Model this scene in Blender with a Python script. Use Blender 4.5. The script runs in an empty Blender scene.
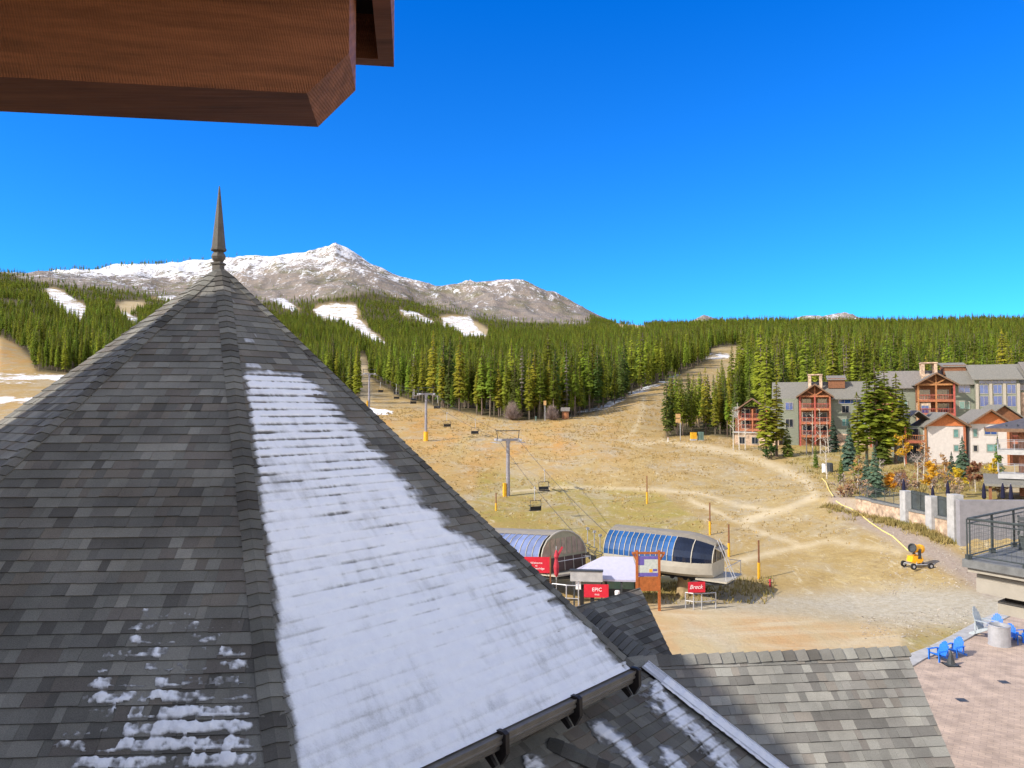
import bpy, math, random
import numpy as np
from mathutils import Vector, Matrix
random.seed(7); RNG = np.random.default_rng(7)
SC = bpy.context.scene
C = SC.collection
# ------------------------------------------------------------------ camera, sky, sun, exposure
F, CX, CY, HZ, CAMZ = 750.0, 512.0, 384.0, 410.0, 14.0
PITCH = math.atan((HZ - CY) / F)
cam = bpy.data.cameras.new('camera'); cam_o = bpy.data.objects.new('camera', cam); C.objects.link(cam_o)
cam.sensor_width = 36.0; cam.lens = 36.0 * F / 1024.0; cam.clip_start = 0.05; cam.clip_end = 30000
cam_o.location = (0, 0, CAMZ); cam_o.rotation_euler = (math.pi / 2 + PITCH, 0, 0)
SC.camera = cam_o
SUN_EL = math.radians(36.0)
SUN_H = Vector((-0.908, -0.42, 0)).normalized()
SUN_DIR = Vector((SUN_H.x * math.cos(SUN_EL), SUN_H.y * math.cos(SUN_EL), math.sin(SUN_EL)))
sun = bpy.data.lights.new('sun', 'SUN'); sun.energy = 2.9; sun.angle = math.radians(0.5); sun.color = (1.0, 0.93, 0.82)
sun_o = bpy.data.objects.new('sun', sun); C.objects.link(sun_o)
sun_o.rotation_euler = SUN_DIR.to_track_quat('Z', 'Y').to_euler(); sun_o.location = (-30, -15, 60)
W = bpy.data.worlds.new('World'); SC.world = W; W.use_nodes = True
def build_world():
    nt = W.node_tree; nt.nodes.clear(); N = nt.nodes.new; L = nt.links.new
    out = N('ShaderNodeOutputWorld'); bg = N('ShaderNodeBackground'); bg.inputs[1].default_value = 0.15
    sky = N('ShaderNodeTexSky'); sky.sky_type = 'NISHITA'; sky.sun_disc = False
    sky.sun_elevation = SUN_EL; sky.sun_rotation = math.atan2(SUN_H.x, SUN_H.y)
    sky.altitude = 2900; sky.air_density = 1.0; sky.dust_density = 0.0; sky.ozone_density = 3.0
    # the sky is a deeper blue away from the sun (towards +Y, low), boosted overhead and behind, out of view, to fill the shade
    tc = N('ShaderNodeTexCoord'); sep = N('ShaderNodeSeparateXYZ'); L(tc.outputs['Generated'], sep.inputs[0])
    mr = N('ShaderNodeMapRange'); mr.inputs[1].default_value = 0.35; mr.inputs[2].default_value = 0.75
    L(sep.outputs[1], mr.inputs[0])
    hi = N('ShaderNodeMapRange'); hi.inputs[1].default_value = -0.02; hi.inputs[2].default_value = 0.5
    L(sep.outputs[2], hi.inputs[0])
    deep = N('ShaderNodeMix'); deep.data_type = 'RGBA'
    deep.inputs[6].default_value = (0.15, 0.57, 0.82, 1); deep.inputs[7].default_value = (0.002, 0.45, 1.06, 1)
    L(hi.outputs[0], deep.inputs[0])
    tint = N('ShaderNodeMix'); tint.data_type = 'RGBA'; tint.inputs[6].default_value = (2.80, 1.74, 1.14, 1)
    L(mr.outputs[0], tint.inputs[0]); L(deep.outputs[2], tint.inputs[7])
    mul = N('ShaderNodeMix'); mul.data_type = 'RGBA'; mul.blend_type = 'MULTIPLY'; mul.inputs[0].default_value = 1.0
    L(sky.outputs[0], mul.inputs[6]); L(tint.outputs[2], mul.inputs[7])
    L(mul.outputs[2], bg.inputs[0]); L(bg.outputs[0], out.inputs[0])
build_world()
SC.view_settings.view_transform = 'Standard'; SC.view_settings.look = 'None'
SC.view_settings.exposure = 1.0; SC.view_settings.gamma = 1.0; SC.view_settings.use_curve_mapping = False
SC.cycles.max_bounces = 6; SC.cycles.transparent_max_bounces = 6
SC.cycles.use_adaptive_sampling = True; SC.cycles.adaptive_threshold = 0.02

# ------------------------------------------------------------------ pixel <-> world
CP, SP = math.cos(PITCH), math.sin(PITCH)
def P(u, v, Y):
    dx = (u - CX) / F; dz = -(v - CY) / F
    y = CP - SP * dz; z = SP + CP * dz
    return Vector((dx / y * Y, Y, CAMZ + z / y * Y))
def proj(x, y, z):
    z = z - CAMZ
    yc = y * CP + z * SP; zc = -y * SP + z * CP
    yc = np.maximum(yc, 1e-3)
    return CX + F * x / yc, CY - F * zc / yc
# ------------------------------------------------------------------ materials
def mat(name, col, rough=0.8, var=0.15, scale=4.0, bump=0.0, bscale=40.0, metal=0.0, spec=0.3, obj_var=0.0, wave=None, coords='Object', col2=None, stretch=None):
    m = bpy.data.materials.new(name); m.use_nodes = True
    nt = m.node_tree; N = nt.nodes.new; L = nt.links.new
    b = nt.nodes['Principled BSDF']
    b.inputs['Roughness'].default_value = rough; b.inputs['Metallic'].default_value = metal
    b.inputs['Specular IOR Level'].default_value = spec
    tc = N('ShaderNodeTexCoord'); src = tc.outputs[coords]
    if stretch:
        mp = N('ShaderNodeMapping'); mp.inputs['Scale'].default_value = stretch; L(src, mp.inputs[0]); src = mp.outputs[0]
    nz = N('ShaderNodeTexNoise'); nz.inputs['Scale'].default_value = scale; nz.inputs['Detail'].default_value = 6; nz.inputs['Roughness'].default_value = 0.65
    L(src, nz.inputs[0])
    mx = N('ShaderNodeMix'); mx.data_type = 'RGBA'
    c2 = col2 if col2 else tuple(min(1, c * (1 + var * 1.6)) for c in col)
    c1 = tuple(c * (1 - var * 1.6) for c in col) if not col2 else col
    mx.inputs[6].default_value = (*c1, 1); mx.inputs[7].default_value = (*c2, 1)
    rp = N('ShaderNodeMapRange'); rp.inputs[1].default_value = 0.3; rp.inputs[2].default_value = 0.7
    L(nz.outputs[0], rp.inputs[0]); L(rp.outputs[0], mx.inputs[0])
    colout = mx.outputs[2]
    if obj_var > 0:
        oi = N('ShaderNodeObjectInfo'); h = N('ShaderNodeHueSaturation')
        a = N('ShaderNodeMapRange'); a.inputs[3].default_value = 1 - obj_var; a.inputs[4].default_value = 1 + obj_var
        L(oi.outputs['Random'], a.inputs[0]); L(a.outputs[0], h.inputs['Value'])
        ml = N('ShaderNodeMath'); ml.operation = 'MULTIPLY'; ml.inputs[1].default_value = 7.31; L(oi.outputs['Random'], ml.inputs[0])
        fr = N('ShaderNodeMath'); fr.operation = 'FRACT'; L(ml.outputs[0], fr.inputs[0])
        a2 = N('ShaderNodeMapRange'); a2.inputs[3].default_value = 0.475; a2.inputs[4].default_value = 0.525
        L(fr.outputs[0], a2.inputs[0]); L(a2.outputs[0], h.inputs['Hue'])
        L(colout, h.inputs['Color']); colout = h.outputs[0]
    L(colout, b.inputs['Base Color'])
    if bump > 0:
        n2 = N('ShaderNodeTexNoise'); n2.inputs['Scale'].default_value = bscale; n2.inputs['Detail'].default_value = 4
        L(src, n2.inputs[0]); bp = N('ShaderNodeBump'); bp.inputs['Strength'].default_value = bump; bp.inputs['Distance'].default_value = 0.02
        L(n2.outputs[0], bp.inputs['Height']); L(bp.outputs[0], b.inputs['Normal'])
    return m
M = {}
M['timber'] = mat('cedar_timber', (0.25, 0.092, 0.040), 0.65, 0.22, 3, 0.3, 30, stretch=(1, 6, 14))
M['redwood'] = mat('red_stained_wood', (0.36, 0.12, 0.06), 0.7, 0.2, 3, obj_var=0.06)
M['brownwood'] = mat('brown_wood', (0.20, 0.085, 0.04), 0.7, 0.2, 4)
M['signwood'] = mat('orange_wood', (0.36, 0.11, 0.03), 0.6, 0.2, 4)
M['soffit'] = mat('dark_soffit', (0.035, 0.028, 0.025), 0.8, 0.2)
M['metal_brown'] = mat('bronze_metal', (0.155, 0.135, 0.11), 0.45, 0.15, 6, metal=0.0, spec=0.5)
M['bracket'] = mat('dark_bracket', (0.022, 0.017, 0.015), 0.5, 0.2, 8)
M['siding'] = mat('olive_siding', (0.20, 0.215, 0.165), 0.8, 0.12, 2, stretch=(0.4, 0.4, 6))
M['stucco'] = mat('cream_stucco', (0.55, 0.50, 0.46), 0.9, 0.06, 2, 0.2, 60)
M['stuccograin'] = mat('taupe_stucco', (0.38, 0.34, 0.28), 0.9, 0.05, 3, 0.2, 80)
M['stonewarm'] = mat('sandstone', (0.47, 0.34, 0.24), 0.9, 0.35, 1.6, 0.5, 6)
M['concrete'] = mat('grey_concrete', (0.40, 0.39, 0.38), 0.85, 0.12, 2)
M['lavender'] = mat('grey_rendered_wall', (0.25, 0.24, 0.255), 0.85, 0.08, 2)
M['roofgrey'] = mat('grey_shingle_roof', (0.185, 0.17, 0.15), 0.85, 0.2, 5, obj_var=0.05)
M['roofdark'] = mat('dark_roof', (0.085, 0.08, 0.09), 0.6, 0.2, 3)
M['fasciawood'] = mat('fascia_wood', (0.17, 0.10, 0.06), 0.7, 0.2)
M['glassblue'] = mat('sky_reflection_glass', (0.02, 0.065, 0.22), 0.08, 0.3, 0.7, spec=0.6)  # blue of the reflected sky put into the pane colour
M['glassgreen'] = mat('green_glass', (0.12, 0.24, 0.22), 0.1, 0.3, 0.7, spec=0.5)
M['glassdark'] = mat('dark_glass', (0.02, 0.025, 0.035), 0.06, 0.3, 1, spec=0.6)
M['bronzeglass'] = mat('bronze_glass', (0.30, 0.22, 0.16), 0.15, 0.2, 1, spec=0.5)
M['blueglaz'] = mat('terminal_blue_panel', (0.018, 0.08, 0.23), 0.5, 0.2, 0.6, spec=0.15)
M['paleglaz'] = mat('terminal_pale_panel', (0.13, 0.165, 0.30), 0.55, 0.2, 0.6, spec=0.15)
M['navyglass'] = mat('terminal_navy_glass', (0.008, 0.013, 0.03), 0.06, 0.2, 1, spec=0.6)
M['winframe'] = mat('window_frame', (0.33, 0.31, 0.27), 0.6, 0.05)
M['termbeige'] = mat('terminal_beige', (0.40, 0.365, 0.30), 0.5, 0.06, 2)
M['termroof'] = mat('terminal_roof', (0.235, 0.205, 0.16), 0.55, 0.08, 2)
M['termbrown'] = mat('terminal_brown_panel', (0.075, 0.045, 0.038), 0.5, 0.15, 2)
M['termolive'] = mat('terminal_olive', (0.26, 0.24, 0.16), 0.5, 0.08, 2)
M['galv'] = mat('galvanised_steel', (0.42, 0.42, 0.44), 0.45, 0.1, 3, metal=0.3)
M['steeldark'] = mat('dark_steel', (0.05, 0.055, 0.06), 0.5, 0.2, 3)
M['steelgreen'] = mat('railing_steel', (0.055, 0.065, 0.065), 0.5, 0.2, 5)
M['white'] = mat('white_paint', (0.78, 0.77, 0.78), 0.5, 0.04)
M['canopy'] = mat('canopy_fabric', (0.44, 0.43, 0.55), 0.8, 0.04)
M['yellow'] = mat('yellow_pad', (0.68, 0.36, 0.02), 0.6, 0.1)
M['snowgun'] = mat('snow_gun_yellow', (0.85, 0.40, 0.015), 0.45, 0.1)
M['red'] = mat('red_banner', (0.58, 0.02, 0.04), 0.6, 0.08, 2)
M['lettering'] = mat('white_lettering', (0.85, 0.82, 0.82), 0.6, 0.02)
M['blueplastic'] = mat('blue_plastic', (0.02, 0.17, 0.66), 0.4, 0.08)
M['rubber'] = mat('black_rubber', (0.02, 0.02, 0.022), 0.7, 0.1)
M['navycloth'] = mat('navy_cloth', (0.01, 0.01, 0.032), 0.85, 0.1)
M['greenbox'] = mat('green_metal', (0.12, 0.19, 0.16), 0.6, 0.1)
M['purple'] = mat('purple_print', (0.13, 0.10, 0.36), 0.5, 0.1)
M['mappaper'] = mat('map_print', (0.60, 0.62, 0.58), 0.5, 0.25, 5, col2=(0.36, 0.42, 0.40))
M['hose'] = mat('yellow_hose', (0.85, 0.66, 0.22), 0.6, 0.05)
M['bark'] = mat('bark', (0.15, 0.115, 0.085), 0.9, 0.25, 3, obj_var=0.2)
M['aspenbark'] = mat('aspen_bark', (0.48, 0.43, 0.36), 0.9, 0.3, 4)
M['conifer'] = mat('conifer_needles', (0.22, 0.265, 0.03), 0.75, 0.38, 0.45, obj_var=0.40, spec=0.15)
M['conifer_dark'] = mat('dark_conifer_needles', (0.12, 0.16, 0.035), 0.75, 0.38, 0.45, obj_var=0.35, spec=0.15)
M['conifer_yellow'] = mat('yellow_conifer_needles', (0.285, 0.295, 0.03), 0.75, 0.35, 0.45, obj_var=0.35, spec=0.15)
M['deadwood'] = mat('grey_dead_twigs', (0.22, 0.19, 0.15), 0.9, 0.25, 1.0)
M['spruceblue'] = mat('blue_spruce_needles', (0.11, 0.17, 0.11), 0.75, 0.3, 0.9, obj_var=0.2, spec=0.15)
M['sprucegreen'] = mat('green_spruce_needles', (0.16, 0.20, 0.035), 0.75, 0.3, 0.9, obj_var=0.2, spec=0.15)
M['yellowleaf'] = mat('yellow_aspen_leaves', (0.68, 0.43, 0.035), 0.7, 0.25, 1.5, obj_var=0.15)
M['rustleaf'] = mat('rust_leaves', (0.38, 0.20, 0.09), 0.8, 0.3, 1.5, obj_var=0.2)
M['twig'] = mat('bare_twigs', (0.24, 0.18, 0.16), 0.9, 0.25, 1.5)
M['greenshrub'] = mat('green_shrub', (0.05, 0.10, 0.02), 0.8, 0.3, 1.5)
M['rocks'] = mat('rocks', (0.40, 0.35, 0.29), 0.9, 0.2, 2)

def leafify(m, amt=0.5):
    nt = m.node_tree; N = nt.nodes.new; L = nt.links.new; b = nt.nodes['Principled BSDF']; out = [n for n in nt.nodes if n.type == 'OUTPUT_MATERIAL'][0]
    t = N('ShaderNodeBsdfTranslucent'); mx = N('ShaderNodeMixShader'); mx.inputs[0].default_value = amt
    L(b.inputs['Base Color'].links[0].from_socket, t.inputs[0]); L(b.outputs[0], mx.inputs[1]); L(t.outputs[0], mx.inputs[2]); L(mx.outputs[0], out.inputs[0])
def sawn(m):
    nt = m.node_tree; N = nt.nodes.new; L = nt.links.new; b = nt.nodes['Principled BSDF']; src = b.inputs['Base Color'].links[0].from_socket
    tc = N('ShaderNodeTexCoord'); mp = N('ShaderNodeMapping'); mp.inputs['Rotation'].default_value = (0, .22, 0); L(tc.outputs['Object'], mp.inputs[0])
    w = N('ShaderNodeTexWave'); w.inputs['Scale'].default_value = 52; w.inputs['Distortion'].default_value = 1.6; w.inputs['Detail'].default_value = 3; w.inputs['Detail Scale'].default_value = 2; L(mp.outputs[0], w.inputs[0])
    g = N('ShaderNodeNewGeometry'); sp = N('ShaderNodeSeparateXYZ'); L(g.outputs['Normal'], sp.inputs[0]); a = N('ShaderNodeMath'); a.operation = 'ABSOLUTE'; L(sp.outputs[2], a.inputs[0])
    mp2 = N('ShaderNodeMapping'); mp2.inputs['Scale'].default_value = (3, 70, 40); L(tc.outputs['Object'], mp2.inputs[0]); n2 = N('ShaderNodeTexNoise'); n2.inputs['Scale'].default_value = 1.0; n2.inputs['Detail'].default_value = 6; L(mp2.outputs[0], n2.inputs[0])
    mx = N('ShaderNodeMix'); mx.data_type = 'FLOAT'; L(a.outputs[0], mx.inputs[0]); L(w.outputs['Fac'], mx.inputs[2]); L(n2.outputs[0], mx.inputs[3])
    r = N('ShaderNodeMapRange'); r.inputs[1].default_value = .25; r.inputs[2].default_value = .75; r.inputs[3].default_value = .90; r.inputs[4].default_value = 1.08; L(mx.outputs[0], r.inputs[0])
    vm = N('ShaderNodeVectorMath'); vm.operation = 'SCALE'; L(src, vm.inputs[0]); L(r.outputs[0], vm.inputs[3]); L(vm.outputs[0], b.inputs['Base Color'])
    bp = N('ShaderNodeBump'); bp.inputs['Strength'].default_value = .5; bp.inputs['Distance'].default_value = .004; L(mx.outputs[0], bp.inputs['Height']); L(bp.outputs[0], b.inputs['Normal'])
sawn(M['timber'])
def snow_mat():
    m = mat('snow', (0.80, 0.80, 0.84), 0.6, 0.04, 6, 0.4, 45, col2=(0.88, 0.88, 0.90))
    nt = m.node_tree; N = nt.nodes.new; L = nt.links.new; b = nt.nodes['Principled BSDF']      # thin snow lets the dark roof show through
    src = b.inputs['Base Color'].links[0].from_socket; at = N('ShaderNodeAttribute'); at.attribute_name = 'depth'
    tc = N('ShaderNodeTexCoord'); nz = N('ShaderNodeTexNoise'); nz.inputs['Scale'].default_value = 55; nz.inputs['Detail'].default_value = 5; nz.inputs['Roughness'].default_value = .8; L(tc.outputs['Object'], nz.inputs[0])
    ad = N('ShaderNodeMath'); ad.operation = 'MULTIPLY_ADD'; ad.inputs[1].default_value = .014; L(nz.outputs[0], ad.inputs[0]); 
    sb = N('ShaderNodeMath'); sb.operation = 'SUBTRACT'; sb.inputs[1].default_value = .007; L(at.outputs['Fac'], sb.inputs[0]); L(sb.outputs[0], ad.inputs[2])
    r = N('ShaderNodeMapRange'); r.interpolation_type = 'SMOOTHSTEP'; r.inputs[1].default_value = -.001; r.inputs[2].default_value = .021; L(ad.outputs[0], r.inputs[0])
    mx = N('ShaderNodeMix'); mx.data_type = 'RGBA'; mx.inputs[6].default_value = (.17, .165, .155, 1); L(r.outputs[0], mx.inputs[0]); L(src, mx.inputs[7]); L(mx.outputs[2], b.inputs['Base Color'])
    return m
for _k in ('conifer', 'conifer_dark', 'conifer_yellow', 'spruceblue', 'sprucegreen', 'yellowleaf', 'rustleaf', 'greenshrub'): leafify(M[_k])
M['snow'] = snow_mat()

def shingle_mat(name, tint=(1, 1, 1)):
    m = bpy.data.materials.new(name); m.use_nodes = True
    nt = m.node_tree; N = nt.nodes.new; L = nt.links.new; b = nt.nodes['Principled BSDF']
    b.inputs['Roughness'].default_value = 0.9; b.inputs['Specular IOR Level'].default_value = 0.2
    at = N('ShaderNodeAttribute'); at.attribute_name = 'tab'
    tc = N('ShaderNodeTexCoord')
    nz = N('ShaderNodeTexNoise'); nz.inputs['Scale'].default_value = 120; nz.inputs['Detail'].default_value = 6; nz.inputs['Roughness'].default_value = .8; L(tc.outputs['Object'], nz.inputs[0])
    big = N('ShaderNodeTexNoise'); big.inputs['Scale'].default_value = 1.1; big.inputs['Detail'].default_value = 5; L(tc.outputs['Object'], big.inputs[0])
    r1 = N('ShaderNodeMapRange'); r1.inputs[1].default_value = .25; r1.inputs[2].default_value = .75; r1.inputs[3].default_value = 0.45; r1.inputs[4].default_value = 1.55; L(nz.outputs[0], r1.inputs[0])
    r2 = N('ShaderNodeMapRange'); r2.inputs[1].default_value = .3; r2.inputs[2].default_value = .7; r2.inputs[3].default_value = 0.72; r2.inputs[4].default_value = 1.2; L(big.outputs[0], r2.inputs[0])
    mu = N('ShaderNodeMath'); mu.operation = 'MULTIPLY'; L(r1.outputs[0], mu.inputs[0]); L(r2.outputs[0], mu.inputs[1])
    vm = N('ShaderNodeVectorMath'); vm.operation = 'SCALE'; L(at.outputs['Color'], vm.inputs[0]); L(mu.outputs[0], vm.inputs[3])
    L(vm.outputs[0], b.inputs['Base Color'])
    bp = N('ShaderNodeBump'); bp.inputs['Strength'].default_value = 0.4; bp.inputs['Distance'].default_value = 0.004; L(nz.outputs[0], bp.inputs['Height']); L(bp.outputs[0], b.inputs['Normal'])
    return m
M['shingle'] = shingle_mat('laminated_shingles')
# ------------------------------------------------------------------ mesh helpers
class MB:
    def __init__(s): s.v = []; s.f = []; s.c = []
    def face(s, pts, col=None):
        i = len(s.v); s.v.extend([tuple(p) for p in pts]); s.f.append(tuple(range(i, i + len(pts)))); s.c.append(col)
    def box(s, x0, x1, y0, y1, z0, z1, mtx=None):
        p = [Vector((x, y, z)) for z in (z0, z1) for y in (y0, y1) for x in (x0, x1)]
        if mtx is not None: p = [mtx @ q for q in p]
        i = len(s.v); s.v.extend([tuple(q) for q in p])
        for f in ((0, 2, 3, 1), (4, 5, 7, 6), (0, 1, 5, 4), (2, 6, 7, 3), (0, 4, 6, 2), (1, 3, 7, 5)):
            s.f.append(tuple(i + k for k in f)); s.c.append(None)
        return s
    def prism(s, pts, d):      # closed outline of 3-D points swept by vector d
        n = len(pts); d = Vector(d); i = len(s.v)
        s.v.extend([tuple(p) for p in pts]); s.v.extend([tuple(Vector(p) + d) for p in pts])
        s.f.append(tuple(i + k for k in reversed(range(n)))); s.f.append(tuple(i + n + k for k in range(n)))
        for k in range(n):
            s.f.append((i + k, i + (k + 1) % n, i + n + (k + 1) % n, i + n + k))
        s.c.extend([None] * (n + 2)); return s
    def tube(s, p0, p1, r0, r1=None, n=8, caps=True):
        r1 = r0 if r1 is None else r1
        p0, p1 = Vector(p0), Vector(p1); d = (p1 - p0)
        if d.length < 1e-6: return s
        d.normalize(); a = d.orthogonal().normalized(); b = d.cross(a); i = len(s.v)
        for p, r in ((p0, r0), (p1, r1)):
            for k in range(n):
                t = 2 * math.pi * k / n; s.v.append(tuple(p + (a * math.cos(t) + b * math.sin(t)) * r))
        for k in range(n):
            k2 = (k + 1) % n; s.f.append((i + k, i + k2, i + n + k2, i + n + k)); s.c.append(None)
        if caps:
            s.f.append(tuple(i + k for k in reversed(range(n)))); s.f.append(tuple(i + n + k for k in range(n))); s.c += [None, None]
        return s
    def line(s, pts, r, n=6):
        for a, b in zip(pts[:-1], pts[1:]): s.tube(a, b, r, n=n)
        return s
    def lathe(s, prof, n=16, origin=(0, 0, 0), rot=0.0, axis=None):
        i = len(s.v); o = Vector(origin)
        for r, z in prof:
            for k in range(n):
                t = 2 * math.pi * k / n + rot; q = Vector((r * math.cos(t), r * math.sin(t), z))
                if axis is not None: q = axis @ q
                s.v.append(tuple(o + q))
        for j in range(len(prof) - 1):
            for k in range(n):
                k2 = (k + 1) % n
                s.f.append((i + j * n + k, i + j * n + k2, i + (j + 1) * n + k2, i + (j + 1) * n + k)); s.c.append(None)
        s.f.append(tuple(i + k for k in reversed(range(n)))); s.f.append(tuple(i + (len(prof) - 1) * n + k for k in range(n))); s.c += [None, None]
        return s
    def build(s, name, m, parent=None, smooth=False):
        me = bpy.data.meshes.new(name); me.from_pydata(s.v, [], s.f); me.validate(); me.update()
        mats = m if isinstance(m, (list, tuple)) else [m]
        for q in mats: me.materials.append(M[q] if isinstance(q, str) else q)
        if any(c is not None for c in s.c) and len(me.polygons) == len(s.c):
            ca = me.color_attributes.new('tab', 'FLOAT_COLOR', 'CORNER')
            arr = np.zeros((len(me.loops), 4), np.float32); k = 0
            for f, c in zip(s.f, s.c):
                arr[k:k + len(f)] = c if c is not None else (0.12, 0.11, 0.1, 1); k += len(f)
            ca.data.foreach_set('color', arr.ravel())
        if smooth: me.polygons.foreach_set('use_smooth', [True] * len(me.polygons))
        o = bpy.data.objects.new(name, me); C.objects.link(o)
        if parent is not None: o.parent = parent
        return o
def tag(o, label=None, cat=None, group=None, kind=None):
    if label: o['label'] = label
    if cat: o['category'] = cat
    if group: o['group'] = group
    if kind: o['kind'] = kind
    return o
def thing(name, label, cat, loc=(0, 0, 0), rz=0.0, group=None):
    o = bpy.data.objects.new(name, None); C.objects.link(o); o.location = loc; o.rotation_euler = (0, 0, rz); o.empty_display_size = 0.2
    return tag(o, label, cat, group)
def kids(o): return KIDS.get(o.name, None) or [c for c in bpy.data.objects if c.parent == o]
KIDS = {}
def copy_tree(root, loc=None, rz=None, label=None, group=None, scale=None):
    r = root.copy(); C.objects.link(r)
    if loc is not None: r.location = loc
    if rz is not None: r.rotation_euler = (0, 0, rz)
    if scale is not None: r.scale = scale if hasattr(scale, '__len__') else (scale,) * 3
    if label: r['label'] = label
    if group: r['group'] = group
    for ch in list(root.children):
        c = ch.copy(); C.objects.link(c); c.parent = r
        for g in list(ch.children):
            d = g.copy(); C.objects.link(d); d.parent = c
    return r
def text_part(name, body, size, m, parent, loc, rot, align='CENTER', shear=0.0):
    cu = bpy.data.curves.new(name, 'FONT'); cu.body = body; cu.size = size; cu.align_x = align; cu.align_y = 'CENTER'; cu.extrude = 0.004; cu.shear = shear
    cu.materials.append(M[m]); tmp = bpy.data.objects.new('tmp_text', cu); C.objects.link(tmp); bpy.context.view_layer.update()
    me = bpy.data.meshes.new_from_object(tmp.evaluated_get(bpy.context.evaluated_depsgraph_get())); bpy.data.objects.remove(tmp)
    if not me.materials: me.materials.append(M[m])
    o = bpy.data.objects.new(name, me); C.objects.link(o); o.parent = parent; o.location = loc; o.rotation_euler = rot
    return o
# ------------------------------------------------------------------ terrain: real heights by distance ring (column, row as seen from the balcony)
RINGS = [
 (60, [(0, 598), (850, 598), (950, 584), (1100, 578)]), (75, [(0, 560), (680, 560), (790, 548), (860, 534), (920, 524), (1100, 520)]), (95, [(0, 522), (620, 522), (740, 513), (845, 494), (1100, 484)]),
 (115, [(0, 497), (600, 497), (740, 490), (850, 477), (1100, 472)]),
 (140, [(0, 460), (300, 464), (500, 466), (760, 456), (850, 452), (1100, 452)]),
 (170, [(0, 425), (300, 440), (425, 441), (600, 440), (760, 439), (1100, 440)]),
 (205, [(0, 410), (425, 421), (560, 420), (640, 420), (690, 426), (1100, 426)]),
 (230, [(0, 400), (368, 408), (560, 413), (640, 402), (690, 408), (1100, 410)]),
 (290, [(0, 378), (368, 396), (520, 403), (600, 396), (660, 385), (700, 390), (1100, 394)]),
 (400, [(0, 342), (60, 361), (220, 371), (360, 381), (520, 388), (640, 372), (700, 365), (760, 368), (1100, 370)]),
 (520, [(0, 333), (220, 362), (360, 370), (520, 375), (640, 362), (720, 350), (780, 352), (1100, 357)]),
 (700, [(0, 320), (100, 330), (220, 348), (360, 358), (520, 362), (720, 345), (1100, 347)]),
 (900, [(0, 307), (100, 318), (220, 335), (360, 346), (520, 352), (720, 338), (1100, 339)]),
 (1300, [(0, 293), (70, 303), (220, 320), (360, 332), (520, 342), (620, 331), (720, 326), (1100, 322)]),
 (1700, [(0, 283), (70, 290), (220, 306), (360, 318), (520, 332), (620, 329), (1100, 328)]),
 (2200, [(0, 279), (50, 279), (100, 286), (220, 297), (300, 299), (350, 297), (400, 305), (480, 319), (520, 325), (620, 328), (1100, 334)]),
 (2700, [(-100, 285), (0, 281), (60, 277), (140, 279), (220, 281), (300, 279), (350, 278), (420, 298), (500, 309), (590, 325), (640, 334), (700, 336), (1100, 340)]),
 (3400, [(-300, 290), (-100, 284), (0, 280), (40, 275), (100, 268), (150, 263), (220, 257), (270, 253), (300, 249.5), (318, 247), (328, 243.5), (334, 239.5), (341, 243), (370, 262), (400, 277), (430, 286), (462, 280.5), (500, 277), (522, 278.5), (550, 291), (582, 306), (610, 319), (640, 330), (680, 324), (705, 313), (735, 324), (780, 324), (800, 316), (845, 311.5), (875, 317), (895, 325), (950, 332), (1100, 336)]),
]
AZ = np.radians(np.concatenate([np.linspace(-180, -42, 46)[:-1], np.linspace(-42, 42, 640), np.linspace(42, 180, 46)[1:]]))
RR = [0.5, 6, 12, 18, 24, 30, 34, 38, 42, 45]
while RR[-1] < 135: RR.append(RR[-1] + 0.75)
while RR[-1] < 420: RR.append(RR[-1] * 1.011)
while RR[-1] < 2200: RR.append(RR[-1] * 1.019)
while RR[-1] < 3900: RR.append(RR[-1] * 1.012)
RR = np.array(RR + [4300, 5000, 6500, 9000, 14000, 22000])
def vnoise(x, y, seed=0):
    xi = np.floor(x).astype(np.int64); yi = np.floor(y).astype(np.int64); fx = x - xi; fy = y - yi
    fx = fx * fx * (3 - 2 * fx); fy = fy * fy * (3 - 2 * fy)
    def h(a, b):
        n = (a * 374761393 + b * 668265263 + seed * 144665) & 0x7fffffff
        n = ((n ^ (n >> 13)) * 1274126177) & 0x7fffffff
        return ((n ^ (n >> 16)) & 0xffff) / 65535.0
    return (h(xi, yi) * (1 - fx) + h(xi + 1, yi) * fx) * (1 - fy) + (h(xi, yi + 1) * (1 - fx) + h(xi + 1, yi + 1) * fx) * fy
def fbm(x, y, o=4, seed=0):
    s = 0; a = 0.5
    for k in range(o): s = s + a * vnoise(x * 2 ** k, y * 2 ** k, seed + k); a *= 0.5
    return s / (1 - 0.5 ** o) - 0.5
def wall_x(y): return 39.3 + (86.0 - y) * 0.135
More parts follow.
